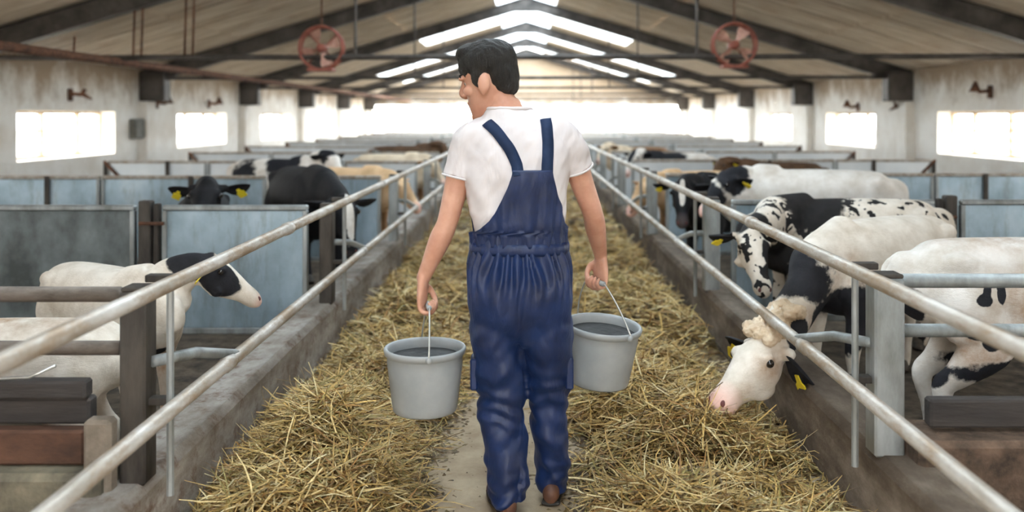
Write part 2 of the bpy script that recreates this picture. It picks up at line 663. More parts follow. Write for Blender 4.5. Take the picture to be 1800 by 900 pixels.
def sheet_mesh(length, width, waves=9):
    vs, fs = [], []
    for i in range(waves * 2 + 1):
        y = width * i / (waves * 2)
        z = .016 if i % 2 else -.016
        vs += [(0, y, z), (length, y, z)]
    for i in range(waves * 2):
        fs.append((2 * i, 2 * i + 1, 2 * i + 3, 2 * i + 2))
    me = bpy.data.meshes.new('roof_sheet')
    me.from_pydata(vs, [], fs)
    me.materials.append(MATS['roof_sheet'])
    return me


course = [SKY_W]
cl = (LEN - SKY_W) / 3
sm = sheet_mesh(cl + .06, CW + .03)
sml = sm.copy()
sml.materials[0] = MATS['skylight_sheet']
for side in (-1, 1):
    for k in range(-2, NF - 1):
        for q in range(NS):
            for c_ in range(3):
                d0 = SKY_W + cl * c_
                lit = q in (1, 2, 3) and ((k >= 3 and c_ == 0) or (k >= 4 and c_ == 1))
                o = bpy.data.objects.new('skylight_sheet' if lit else 'roof_sheet', sml if lit else sm)
                link(o, ceil)
                o.location = (side * d0 * math.cos(ANG), Y0F + BAY * k + CW * q + (CW + .03 if side < 0 else 0), RIDGE - d0 * math.sin(ANG) + (.02 if c_ == 0 else -.012 * (c_ - 1)))
                o.rotation_euler = (0, ANG, 0 if side > 0 else math.pi)
                o.rotation_mode = 'XYZ'
    # translucent ridge lights, one pane each 2 m
    for k in range(-2, NF - 1):
        for q in range(3):
            y = Y0F + BAY * k + q * 2
            p = MB()
            e = SKY_W + .05
            a = [(0, y + .03, RIDGE + .02), (0, y + 1.97, RIDGE + .02), (side * e * math.cos(ANG), y + 1.97, RIDGE - e * math.sin(ANG) + .02), (side * e * math.cos(ANG), y + .03, RIDGE - e * math.sin(ANG) + .02)]
            p.add(a + [(v[0], v[1], v[2] + .006) for v in a], [(0, 1, 2, 3), (7, 6, 5, 4), (0, 4, 5, 1), (1, 5, 6, 2), (2, 6, 7, 3), (3, 7, 4, 0)])
            p.build('skylight_pane', 'skylight_sheet', ceil)
# closing strip over the last bit of roof near the end walls
# steel roof frames
ORD = ['nearest to the camera', 'carrying the two red fans', 'second beyond the fans', 'third beyond the fans', 'fourth beyond the fans', 'fifth beyond the fans', 'standing at the far end wall']
for k in range(NF):
    y = Y0F + BAY * k
    if k == NF - 1:
        y = Y_END - .25
    fr = empty('roof_frame', (0, y, 0))
    tag(fr, 'dark steel gabled roof frame ' + ORD[k], 'roof frame', 'steel roof frames')
    for side in (-1, 1):
        m = MB()
        for (z0, z1, w_) in ((-.06, -.045, .09), (-.31, -.06, .012), (-.325, -.31, .09)):
            ring = []
            for yy in (-w_, w_):
                for (xx, zz) in ((0, RIDGE), (side * WALL_X, EAVE)):
                    for dz in (z0, z1):
                        ring.append((xx, yy, zz + dz))
            m.add(ring, [(0, 1, 3, 2), (4, 6, 7, 5), (0, 4, 5, 1), (2, 3, 7, 6), (0, 2, 6, 4), (1, 5, 7, 3)])
        m.build('rafter', 'roof_steel', fr)
        x0, x1 = sorted((side * 6.82, side * 7.3))
        MB().box(x0, x1, -.16, .16, 1.80, 2.36, .02).build('bracket', 'roof_steel', fr)
        MB().box(*sorted((side * 7.12, side * 7.3)), -.2, .2, 0, 1.8, .01).build('pilaster', 'plaster', fr)
        hx = 2.12 * side
        MB().tube([(hx, 0, 2.24), (hx, 0, RIDGE - abs(hx) * SLOPE - .3)], .018, 8).build('hanger_rod', 'roof_steel', fr)
    MB().tube([(-6.9, 0, 2.24), (6.9, 0, 2.26)], .035, 10).build('tie_rod', 'roof_steel', fr)
    MB().box(-.35, .35, -.1, .1, RIDGE - .42, RIDGE - .32 + .0, .01).build('ridge_plate', 'roof_steel', fr)
    if k == 1:
        for x in (-5.62, -4.88, -4.78, -4.24, -4.14):
            MB().tube([(x, 0, 2.27), (x + .02, 0, RIDGE - abs(x) * SLOPE - (.3 if x < -5 else .2) - .12)], .014, 6).build('hanger_wire', 'rust_iron', fr)
# longitudinal pipe under the tie rods on the left
m = MB().tube([(-5.05, 0, 2.19), (-5.05, 40, 2.19)], .05, 10)
tag(m.build('water_pipe', 'rust_iron'), 'long brown water pipe running under the left tie rods', 'pipe')

# fans
def fan(x, z, y, label, rot):
    f = empty('ceiling_fan', (x, y, z))
    tag(f, label, 'fan', 'round red barn fans')
    r = .265
    ring = [(r * math.cos(a), -.05, r * math.sin(a)) for a in np.linspace(0, 2 * math.pi, 33)[:-1]]
    ring2 = [(p[0], .09, p[2]) for p in ring]
    MB().tube(ring, .016, 8, closed=True).build('cage_ring', 'fan_paint', f, True)
    MB().tube(ring2, .016, 8, closed=True).build('cage_ring', 'fan_paint', f, True)
    for k in range(4):
        a = R(45 + 90 * k)
        MB().tube([(.05 * math.cos(a), .1, .05 * math.sin(a)), (r * math.cos(a), .09, r * math.sin(a))], .011, 6).build('cage_bar', 'fan_paint', f)
        MB().tube([(r * math.cos(a), -.05, r * math.sin(a)), (r * math.cos(a), .09, r * math.sin(a))], .011, 6).build('cage_bar', 'fan_paint', f)
    MB().tube([(0, -.07, 0), (0, -.06, 0), (0, .05, 0), (0, .16, 0)], [.02, .055, .06, .055], 14).build('motor', 'fan_paint', f, True)
    for k in range(4):
        a0 = R(rot + 90 * k)
        vs = []
        for i, rr in enumerate((.05, .12, .19, .24)):
            w_ = (.16, .30, .36, .30)[i]
            for dy in (0, .006):
                vs.append((rr * math.cos(a0 - w_), -.035 + dy, rr * math.sin(a0 - w_)))
                vs.append((rr * math.cos(a0 + w_), .035 + dy, rr * math.sin(a0 + w_)))
        fs = []
        for i in range(3):
            b, d = i * 4, i * 4 + 4
            fs += [(b, b + 1, d + 1, d), (b + 2, d + 2, d + 3, b + 3), (b, d, d + 2, b + 2), (b + 1, b + 3, d + 3, d + 1)]
        fs += [(0, 2, 3, 1), (12, 13, 15, 14)]
        MB().add(vs, fs).build('blade', 'fan_blade', f)
    MB().box(-.16, .16, -.09, .12, -.29, -.25, .008).build('mounting_plate', 'fan_paint', f)
    MB().tube([(0, .02, .26), (0, .02, RIDGE - abs(x) * SLOPE - z - .34)], .012, 6).build('drop_rod', 'rust_iron', f)


fan(-2.54, 2.36, Y0F + BAY - .02, 'round red fan hanging from the tie rod on the left', 20)
fan(2.58, 2.40, Y0F + BAY - .02, 'round red fan hanging from the tie rod on the right', 55)

# wall fittings
def fitting(side, y, z, label, kind):
    f = empty('wall_fitting', (side * WALL_X, y, z))
    tag(f, label, 'wall fitting', 'rusty wall fittings')
    MB().box(*sorted((0, -side * .03)), -.07, .07, -.1, .1, .01).build('back_plate', 'rust_iron', f)
    MB().tube([(0, 0, .02), (-side * .18, 0, .0), (-side * .26, -.03, .08)], .03, 8).build('arm', 'rust_iron', f)
    if kind:
        MB().tube([(-side * .26, -.03, .16), (-side * .26, -.03, .05), (-side * .26, -.03, 0)], [.02, .07, .10], 10).build('shade', 'rust_iron', f, True)
    else:
        MB().tube([(-side * .22, 0, .0), (-side * .22, .26, -.06)], [.035, .02], 8).build('prong', 'rust_iron', f)


fitting(-1, 14.55, 1.86, 'rusty fitting above the nearest left window', 0)
fitting(-1, 17.95, 1.77, 'rusty fitting beside the second left window', 1)
fitting(-1, 20.9, 1.80, 'small fitting above the second left window', 1)
fitting(1, 14.3, 1.90, 'rusty fitting above the nearest right window', 1)
fitting(1, 17.45, 1.70, 'rusty fitting under the nearest right roof bracket', 0)
fitting(1, 20.0, 1.72, 'small rusty fitting above the second right window', 1)
sb = empty('switch_box', (-WALL_X, 16.95, 1.10))
tag(sb, 'grey switch box on the left wall between two windows', 'switch box')
MB().box(0, .12, -.22, .22, 0, .37, .015).build('case', 'switch_box', sb)
MB().box(.12, .135, -.19, .19, .03, .34, .005).build('cover', 'switch_box', sb)

# ---------------------------------------------------------------- kerbs and feed barriers
KX, KH = 1.25, .30
RX = 1.15
PY = {-1: 3.05 - 3, 1: 3.30 - 3}
for side, nm, lab in ((-1, 'kerb_left', 'left'), (1, 'kerb_right', 'right')):
    m = MB()
    x0, x1, x2 = side * KX, side * (KX + .03), side * (KX + .22)
    n = 90
    vs, fs = [], []
    for i in range(n + 1):
        y = Y_BACK + (Y_END - Y_BACK) * i / n
        j = lambda a: a + .008 * mnoise.noise(Vector((a * 7, y * .7, 3)))
        vs += [(j(x0), y, -.02), (j(x0), y, KH - .03 + .01 * mnoise.noise(Vector((1, y, 5)))), (j(x1), y, KH), (x2, y, KH + .0), (x2, y, -.02)]
    for i in range(n):
        for k in range(4):
            fs.append((i * 5 + k, i * 5 + k + 1, i * 5 + k + 6, i * 5 + k + 5))
    fs += [(0, 1, 2, 3, 4), tuple(n * 5 + k for k in range(5))]
    m.add(vs, fs)
    tag(m.build(nm, 'kerb_concrete' if side < 0 else 'kerb_shaded'), kind='structure')
    br = empty('feed_barrier', (side * RX, 0, 0))
    tag(br, f'long galvanised pipe feed barrier along the {lab} side of the aisle', 'barrier', 'feed barriers')
    MB().tube([(0, -1.0, .97), (0, 12, .97), (0, 26, .97), (0, 40.5, .97)], .025, 12).build('top_rail', 'galvanised_pipe', br, True)
    MB().tube([(0, -1.0, .56), (0, 12, .56), (0, 26, .56), (0, 40.5, .56)], .026, 12).build('lower_rail', 'galvanised_pipe', br, True)
    for i in range(14):
        y = PY[side] + 3 * i + (0, 0, -.1, -.12)[min(i, 3)] * (1 if side < 0 else -1)
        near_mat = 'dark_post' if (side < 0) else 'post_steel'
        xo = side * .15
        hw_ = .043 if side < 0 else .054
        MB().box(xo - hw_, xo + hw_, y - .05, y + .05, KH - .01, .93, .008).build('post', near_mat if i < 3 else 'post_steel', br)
        MB().box(xo - hw_ + .003, xo + hw_ - .003, y - .045, y + .045, .93, .945, .004).build('post_cap', 'dark_post', br)
        MB().tube([(side * .035, y - .02, KH - .05), (side * .035, y - .02, .96)], .013, 8).build('stub_bar', 'post_steel', br)
        MB().tube([(side * .1, y, .69), (side * .05, y + .25, .655), (0, y + .55, .57)], .02, 8).build('brace', 'post_steel', br, True) if 0 < i < 7 else None
        for z in (.97, .56):
            MB().box(*sorted((side * .0, side * .12)), y - .022, y + .022, z - .012, z + .012, .003).build('clamp', 'dark_post', br)
        if i < 6:
            for z, dy in ((.56, .42), (.97, 1.3)):
                MB().tube([(0, y + dy, z), (0, y + dy + .07, z)], .031, 12).build('sleeve', 'galvanised_pipe', br, True)

# ---------------------------------------------------------------- pen partitions
ordn = ['nearest', 'second', 'third', 'fourth', 'fifth', 'sixth', 'seventh', 'eighth', 'ninth', 'tenth', 'eleventh', 'twelfth']
for side, lab in ((-1, 'left'), (1, 'right')):
    # pipe partition by the first visible post: pipes over boards over a low concrete wall
    y = 3.05 if side < 0 else 3.30
    p = empty('pipe_partition', (side * 1.36, y, 0))
    tag(p, f'dark pipe and board pen partition beside the near {lab} post', 'partition', 'pipe partitions')
    X = lambda a, b: tuple(sorted((side * a, side * b)))
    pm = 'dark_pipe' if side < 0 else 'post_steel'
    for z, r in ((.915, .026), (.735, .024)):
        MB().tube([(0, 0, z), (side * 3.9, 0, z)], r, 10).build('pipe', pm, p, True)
    if side < 0:
        bd = ((.585, .645, 'dark_wood', -.05), (.495, .58, 'dark_wood', -.02), (.375, .488, 'rust_wood', -.06))
    else:
        bd = ((.40, .50, 'dark_wood', -.03),)
    for z0, z1, mt, dy in bd:
        MB().box(*X(.08, 3.9), dy - .03, dy + .03, z0, z1, .008).build('board', mt, p)
    MB().box(*X(.0, 3.9), -.16, .10, 0, .37 if side < 0 else .385, .02).build('base_wall', 'base_concrete' if side < 0 else 'brown_stone', p)
    MB().box(*X(-.02, .07), -.12, -.055, .28, .53, .012).build('concrete_pier', 'pale_concrete', p) if side < 0 else None
    MB().box(*X(3.85, 3.95), -.05, .05, 0, 1.0, .008).build('post', 'dark_post', p)
    if side < 0:
        pts = [(-1.2, -.09, .655), (-.7, -.1, .65), (-.42, -.09, .655), (-.25, -.1, .665), (-.17, -.09, .70)]
        MB().tube(pts, .006, 6).build('loose_wire', 'bail_wire', p, True)
    else:
        pass
    for i in range(11):
        y = (5.92 if side < 0 else 6.3) + 2.97 * i
        p = empty('pen_partition', (side * 1.34, y, 0))
        tag(p, f'{ordn[i]} galvanised sheet pen partition from the camera in the {lab} row', 'partition', 'galvanised pen partitions')
        L = 4.1
        hp = 1.04 if side < 0 else 1.5
        sheet = 'galvanised_sheet' if i < 2 else 'bright_sheet'
        zt = .90
        for a, b in ((.08, hp - .02), (hp + .16, L / 2 + .75), (L / 2 + .77, L)):
            if side > 0 and a == .08:
                pass
            MB().box(*X(a, b), -.012, .012, .14, zt, .004).build('panel', 'dark_reflection_sheet' if (i == 0 and side < 0 and a > 1) else sheet, p)
            MB().box(*X(a, b), -.028, .028, zt - .0, zt + .035, .008).build('panel_rim', 'galvanised_pipe' if i else 'post_steel', p)
            if i < 4:
                MB().box(*X(a, b), -.024, .024, .10, .14, .006).build('panel_rim', 'post_steel', p)
                MB().box(*X(a, a + .03), -.026, .026, .14, zt, .004).build('panel_stile', 'post_steel', p)
                MB().box(*X(b - .03, b), -.026, .026, .14, zt, .004).build('panel_stile', 'post_steel', p)
        MB().box(*X(hp + .05, hp + .13), -.04, .04, 0, .965, .008).build('post', 'dark_post' if i == 0 else 'post_steel', p)
        MB().box(*X(hp - .0, hp + .035), -.03, .03, .1, .945, .006).build('gate_stile', 'dark_post' if i == 0 else 'post_steel', p)
        MB().tube([(side * (hp - .04), -.045, .82), (side * (hp + .12), -.045, .82)], .012, 6).build('latch', 'rust_iron', p)
        MB().box(*X(L, L + .06), -.03, .03, 0, .92, .006).build('post', 'dark_post', p)
        if i >= 1:
            s0, s1 = side * (L - .25), side * (L + .05)
            MB().tube([(s0, -.03, .62), (s1, -.03, .93)], .02, 6).build('end_brace', 'rust_iron', p)
        if i in (1, 2):
            for q in (1.9, 3.3):
                MB().box(*X(q, q + .05), -.04, -.02, .55, .93, .004).build('strap_bar', 'dark_post', p)

# ---------------------------------------------------------------- cattle
HEADSEC = [(-.04, .060, .075, 0), (.03, .092, .105, 0), (.12, .110, .128, -.012), (.20, .098, .122, -.014), (.29, .078, .098, -.008),
           (.37, .064, .076, -.004), (.43, .072, .070, -.006), (.475, .070, .060, -.010), (.50, .052, .044, -.012)]


def ear_mesh(mb, root, out, fwd, L, W):
    """cupped leaf of real thickness, from root along out, opening towards fwd"""
    root, out, fwd = Vector(root), Vector(out).normalized(), Vector(fwd)
    fwd = (fwd - out * fwd.dot(out)).normalized()
    wid = out.cross(fwd).normalized()
    prof = [(0, .30), (.12, .46), (.3, .8), (.5, 1.0), (.7, .92), (.86, .62), (.96, .28), (1.0, .05)]
    vs, fs = [], []
    nc = 7
    for side in (0, 1):
        for (t_, w_) in prof:
            for k in range(nc):
                u = -1 + 2 * k / (nc - 1)
                cup = .35 * W * (u * u) * w_ * (1 - .4 * t_)
                p = root + out * (t_ * L) + wid * (u * w_ * W * .5) + fwd * (cup - side * .014 * (1 - .5 * abs(u)))
                vs.append(p)
    n1 = len(prof) * nc
    for i in range(len(prof) - 1):
        for k in range(nc - 1):
            a = i * nc + k
            fs.append((a, a + 1, a + nc + 1, a + nc))
            fs.append((n1 + a, n1 + a + nc, n1 + a + nc + 1, n1 + a + 1))
    loop = [k for k in range(nc)] + [i * nc + nc - 1 for i in range(1, len(prof))] + [(len(prof) - 1) * nc + k for k in range(nc - 2, -1, -1)] + [i * nc for i in range(len(prof) - 2, 0, -1)]
    for a, b in zip(loop, loop[1:] + loop[:1]):
        fs.append((a, n1 + a, n1 + b, b))
    mb.add(vs, fs)
    return wid


def cow(name, label, group, root, heading, s, poll, muzzle, mat, patches, stains=(), pinkr=.085, dark_ears=True,
        whites=(), ear_drop=(.15, .15), ears_fwd=(0, 0), tags=(1, 1), tuft=None, vox=.02, step=.0, head_k=1.0, cat='cow', neck_k=1.0, tag_k=1.0):
    """root: ground point; heading in degrees; poll and muzzle: world points; patches: (centre, radii) in the
    animal's own frame (x forwards, z up), hide is dark inside"""
    hd = R(heading)
    c_, s_ = math.cos(hd), math.sin(hd)

    def loc(p):
        d = Vector(p) - Vector((root[0], root[1], 0))
        return Vector((d.x * c_ + d.y * s_, -d.x * s_ + d.y * c_, d.z)) / s
    A = loc(poll)
    B = loc(muzzle)
    hl = (B - A).length
    hk = hl / .5 * head_k
    dr = (B - A).normalized()
    upv = Vector((0, 0, 1)) if abs(dr.z) < .93 else Vector((1, 0, 0))
    upv = (upv - dr * upv.dot(dr)).normalized()
    sd = upv.cross(dr).normalized()          # the animal's left
    m = MB()
    m.loft([(-.80, 0, 1.00), (-.70, 0, .96), (-.47, 0, .925), (-.1, 0, .875), (.25, 0, .87), (.5, 0, .885), (.68, 0, .91), (.80, 0, .93)],
           [.11, .20, .255, .29, .275, .225, .165, .10], [.13, .215, .27, .325, .325, .30, .235, .15], up=(0, 0, 1), n=28, power=2.3, caps=(.4, .5))
    m.ell((-.55, .19, 1.07), (.10, .06, .07))
    m.ell((-.55, -.19, 1.07), (.10, .06, .07))
    m.ell((.42, 0, 1.14), (.16, .07, .07))
    n0 = Vector((.48, 0, .98))
    n1 = A - dr * .02 * hk
    mid = (n0 + n1) / 2 + Vector((0, 0, .03))
    q1 = n0.lerp(mid, .5) + Vector((.05, 0, 0))
    m.loft([n0 - Vector((.12, 0, .02)), q1, mid, n1.lerp(mid, .35), n1 + dr * .06 * hk],
           [.19, .155, .118 * neck_k, .098 * hk, .088 * hk], [.29, .235, .17 * neck_k, .128 * hk, .108 * hk], up=(0, 0, 1) if abs((n1 - n0).normalized().z) < .9 else (1, 0, 0), n=24, caps=(.3, .3))
    pts, hw, hh = [], [], []
    for (t_, w_, h_, off) in HEADSEC:
        pts.append(A + dr * (t_ * hl / .5) + upv * (off * hk))
        hw.append(w_ * hk)
        hh.append(h_ * hk)
    m.loft(pts, hw, hh, up=upv, n=22, caps=(.4, .35), power=2.25)
    for q in (-1, 1):
        m.ell(A + dr * .115 * hk + sd * (q * .092 * hk) + upv * .055 * hk, (.045 * hk, .03 * hk, .035 * hk))
        m.ell(A + dr * .18 * hk + sd * (q * .05 * hk) - upv * .10 * hk, (.09 * hk, .03 * hk, .05 * hk))
        m.loft([A + sd * (q * .06 * hk) + dr * .01 * hk, A + sd * (q * .125 * hk) - dr * .0 + upv * .005], .036 * hk, .036 * hk, up=upv, n=10)
    m.ell(A + upv * .07 * hk + dr * .02 * hk, (.055 * hk, .06 * hk, .055 * hk))
    for q in (-1, 1):
        y = q * .16
        st = step * q
        m.loft([(.50, q * .12, .92), (.50, y, .78), (.46, y * 1.02, .60), (.50 + st * .5, y * .95, .36), (.49 + st, y * .92, .20), (.50 + st, y * .92, .10), (.52 + st, y * .92, .05)],
               [.10, .105, .075, .05, .034, .040, .042], [.15, .145, .095, .055, .036, .042, .046], up=(1, 0, 0), n=16, caps=(.3, .2))
        m.loft([(-.50, q * .10, 1.0), (-.48, y, .84), (-.40, y * 1.1, .66), (-.55 - st * .5, y, .48), (-.63 - st, y * .95, .41), (-.60 - st, y * .95, .24), (-.575 - st, y * .95, .11), (-.55 - st, y * .95, .05)],
               [.12, .13, .10, .062, .048, .036, .042, .044], [.22, .22, .16, .08, .06, .040, .046, .05], up=(1, 0, 0), n=16, caps=(.3, .2))
    me = fuse(m, vox, 5, .5)
    co = get_co(me)
    co_w = co
    val = np.full(len(co), -1.0)
    for (pc, pr) in patches:
        if isinstance(pc, str):                # patch given in the head's frame
            _, a1, a2, a3 = pc.split(',')
            pc_ = A + dr * float(a1) * hk + sd * float(a2) * hk + upv * float(a3) * hk
            rel = co - np.array(pc_)
            d_ = np.stack([rel @ np.array(dr), rel @ np.array(sd), rel @ np.array(upv)], 1) / (np.array(pr) * hk)
        else:
            d_ = (co - np.array(pc)) / np.array(pr)
        val = np.maximum(val, 1 - np.sqrt((d_ ** 2).sum(1)))
    for (pc, pr) in whites:
        _, a1, a2, a3 = pc.split(',')
        rel = co - np.array(A + dr * float(a1) * hk + sd * float(a2) * hk + upv * float(a3) * hk)
        d_ = np.stack([rel @ np.array(dr), rel @ np.array(sd), rel @ np.array(upv)], 1) / (np.array(pr) * hk)
        val = np.minimum(val, np.sqrt((d_ ** 2).sum(1)) - 1)
    B_ = np.array(A + dr * hl * .97)
    pk = np.clip(1.6 - np.sqrt((((co - B_)) ** 2).sum(1)) / (pinkr * hk), 0, 1) if pinkr else np.zeros(len(co))
    stn = np.zeros(len(co))
    for (pc, pr) in stains:
        if isinstance(pc, str):
            _, a1, a2, a3 = pc.split(',')
            pc = A + dr * float(a1) * hk + sd * float(a2) * hk + upv * float(a3) * hk
        d_ = (co - np.array(pc)) / np.array(pr)
        stn = np.maximum(stn, np.clip(1.3 - np.sqrt((d_ ** 2).sum(1)), 0, 1))
    at = me.color_attributes.new('coat', 'FLOAT_COLOR', 'POINT')
    colr = np.ones((len(co), 4), np.float32)
    colr[:, 0] = np.clip(val * .5 + .5, 0, 1)
    colr[:, 1] = pk
    colr[:, 2] = np.clip(stn, 0, 1)
    at.data.foreach_set('color', colr.ravel())
    e = empty(name, (root[0], root[1], .02), hd, s)
    tag(e, label, cat, group)
    mesh_obj('body', me, mat, e)

    def mono(mb, nm, parent, v, pink=0.0, smooth=True):
        me_ = mb.mesh(nm, smooth)
        at_ = me_.color_attributes.new('coat', 'FLOAT_COLOR', 'POINT')
        at_.data.foreach_set('color', np.tile(np.array([v, pink, 0, 1], np.float32), len(me_.vertices)))
        return mesh_obj(nm, me_, mat, parent)
    for i, q in enumerate((1, -1)):
        mb = MB()
        rt = A + sd * (q * .105 * hk) + dr * .0
        out = sd * q - upv * ear_drop[i] + dr * ears_fwd[i] - dr * .12
        fw = dr * .9 + sd * q * .15 + upv * -.1
        ear_mesh(mb, rt, out, fw, .21 * hk, .125 * hk)
        er = mono(mb, 'ear', e, 1.0 if dark_ears else .2, 0 if dark_ears else .25)
        if tags[i]:
            o_ = out.normalized()
            ct = rt + o_ * .12 * hk + dr * .035 * hk
            w_ = o_.cross(dr).normalized()
            fz = (dr * .9 - o_ * dr.dot(o_)).normalized()
            dn = (-upv * .6 + o_ * .3).normalized() if abs(upv.z) > .3 else Vector((0, 0, -1))
            dn = (dn - fz * dn.dot(fz)).normalized()
            sx = dn.cross(fz).normalized()
            vs = []
            for dz in (-.004, .004):
                for (a_, b_) in ((-.011, -.005), (.011, -.005), (.015, .02), (.03, .03), (.03, .078), (.024, .084), (-.024, .084), (-.03, .078), (-.03, .03), (-.015, .02)):
                    vs.append(ct + (sx * a_ + dn * b_) * hk * 1.05 * tag_k + fz * dz)
            nn = 10
            fs = [tuple(range(nn))[::-1], tuple(range(nn, 2 * nn))] + [(k, (k + 1) % nn, nn + (k + 1) % nn, nn + k) for k in range(nn)]
            MB().add(vs, fs).build('ear_tag', 'tag_yellow', er)
        ec = A + dr * .125 * hk + sd * (q * .112 * hk) + upv * .045 * hk
        MB().ell(ec, (.022 * hk,) * 3, 10, 7).build('eye', 'eye_dark', e, True)
        nc_ = A + dr * hl * .955 + sd * (q * .04 * hk) + upv * .022 * hk
        Mx = Matrix((dr, sd, upv)).transposed()
        MB().ell(nc_, (.022 * hk, .014 * hk, .02 * hk), 10, 7, Mx).build('nostril', 'nostril_dark', e, True)
        st = step * q
        for (hx, hy) in ((.535 + st, q * .147), (-.535 - st, q * .152)):
            mb = MB()
            mb.loft([(hx - .0, hy, .075), (hx + .01, hy, .04), (hx + .02, hy, .012)], [.042, .05, .056], [.046, .056, .066], up=(1, 0, 0), n=12, sub=2, caps=(.2, .1))
            mb.build('hoof', 'hoof_horn', e, True)
    if tuft:
        mb = MB()
        r_ = random.Random(5)
        for k in range(40):
            p = A + dr * (r_.uniform(-.22, .03) * hk) + sd * (r_.uniform(-.085, .085) * hk) + upv * (r_.uniform(.085, .13) * hk)
            mb.ell(p, (.045 * hk, .034 * hk, .030 * hk), 10, 6)
        me_ = fuse(mb, .008, 6)
        c_t, n_t = get_co(me_), get_no(me_)
        for i in range(len(c_t)):
            c_t[i] += n_t[i] * (.012 * vnoise(c_t[i], 38) + .008 * vnoise(c_t[i], 85))
        set_co(me_, c_t)
        at_ = me_.color_attributes.new('coat', 'FLOAT_COLOR', 'POINT')
        at_.data.foreach_set('color', np.tile(np.array([.1, 0, .5, 1], np.float32), len(me_.vertices)))
        mesh_obj('forelock', me_, tuft, e)
    mb = MB()
    mb.loft([(-.79, 0, 1.08), (-.87, 0, 1.02), (-.895, 0, .85), (-.89, .01, .6), (-.885, .01, .45), (-.88, .01, .32)],
            [.035, .03, .022, .018, .04, .012], [.035, .03, .022, .018, .04, .012], up=(1, 0, 0), n=10)
    mono(mb, 'tail', e, .2 if mat != 'coat_black' else 1.0)
    return e


GL, GR = 'cattle in the left pens', 'cattle in the right pens'
# right side
cow('cow', 'white-faced cow reaching under the lower rail to eat hay', GR, (1.93, 5.0), 215, .78, (1.155, 4.33, .38), (.862, 4.12, .172), 'coat_white',
    [((.92, -.10, .86), (.30, .34, .22)), ((.60, .16, .58), (.28, .28, .24)), ((.86, .1, .62), (.14, .2, .12)), (('h,-.15,.07,-.03'), (.10, .09, .13)), ('h,.02,.13,-.06', (.03, .04, .05))],
    stains=[((.6, .1, .85), (.2, .2, .2)), ((1.0, .1, .6), (.15, .2, .15)), ('h,.11,.10,.02', (.11, .11, .11)), ('h,.30,.05,.0', (.07, .08, .05))], tuft='coat_cream', vox=.014, ear_drop=(.45, .15), ears_fwd=(.55, .0), dark_ears=True, head_k=1.13, tags=(1, 1), tag_k=1.4)
cow('cow', 'black and white speckled-face cow behind the right top rail', GR, (2.08, 5.93), 182, .80, (1.315, 5.37, .79), (1.345, 5.14, .49), 'coat_speckled',
    [((.9, .1, .75), (.45, .35, .35)), ((.35, 0, 1.1), (.35, .3, .3)), ('h,-.12,.0,0', (.14, .2, .2)), ('h,.2,.07,.05', (.12, .05, .1)), ('h,.33,.03,.03', (.08, .05, .06))], pinkr=.0, tags=(0, 1), vox=.017, ear_drop=(.3, .25))
cow('cow', 'large white cow with black spots behind the near right pipes', GR, (2.30, 4.0), -4, .80, (2.95, 3.85, .98), (3.2, 3.8, .70), 'coat_pied',
    [((-.46, -.25, .90), (.045, .12, .035)), ((-.42, -.25, .985), (.065, .12, .022)), ((-.37, -.27, .94), (.022, .1, .06)), ((-.44, -.26, .945), (.02, .1, .03)), ((-.50, -.26, .74), (.065, .12, .05)), ((-.42, -.27, .68), (.05, .12, .05)), ((.0, -.1, .50), (.6, .5, .09)), ((-.79, -.1, .8), (.08, .2, .14)), ((-.72, -.12, .5), (.12, .2, .1)), ((.1, .1, 1.25), (.3, .12, .12))],
    stains=[((-.2, -.25, .88), (.26, .2, .24)), ((-.5, -.25, .66), (.35, .3, .16)), ((.1, 0, 1.2), (.8, .3, .12))], vox=.017, tags=(1, 1))
cow('cow', 'white cow with black-spotted shoulder behind the nearest right partition', GR, (2.35, 7.55), 176, .88, (1.66, 7.5, .98), (1.42, 7.35, .70), 'coat_pied',
    [((.75, .1, 1.12), (.16, .3, .16)), ((.95, .1, .95), (.16, .25, .15)), ((-.1, .1, .6), (.4, .4, .3))], vox=.022, tags=(1, 0))
cow('cow', 'black cow with a white blaze looking out beyond the second right post', GR, (1.86, 8.35), 222, .80, (1.34, 7.82, .90), (1.30, 7.58, .58), 'coat_black',
    [((0, 0, .8), (2, 2, 2)), ], vox=.022, tags=(0, 1), whites=[('h,.16,0,.11', (.17, .035, .06))])
cow('calf', 'tan calf stretching its head through the right barrier', GR, (1.95, 10.55), 205, .72, (1.38, 10.2, .74), (1.13, 10.0, .42), 'coat_tan', [((0, 0, .4), (.6, .6, .4))], vox=.024, cat='calf', tags=(0, 0), dark_ears=False)
cow('cow', 'dark brown cow standing behind the second right partition', GR, (3.05, 11.15), 178, .78, (2.40, 11.05, .94), (2.20, 10.9, .70), 'coat_brown', [((0, 0, .8), (2, 2, 2))], vox=.024, tags=(1, 1))
cow('cow', 'black and white cow far down the right pens', GR, (2.2, 13.5), 200, .80, (1.6, 13.2, .95), (1.42, 13.0, .64), 'coat_pied', [((.3, 0, 1), (.5, .5, .4)), ('h,.1,0,0', (.2, .07, .2))], vox=.028, tags=(0, 0))
cow('cow', 'tan backed cow farthest down the right pens', GR, (2.05, 16.6), 190, .78, (1.45, 16.4, .95), (1.25, 16.2, .66), 'coat_cream', [((-.3, 0, 1.1), (.5, .5, .3))], vox=.03, tags=(0, 0))
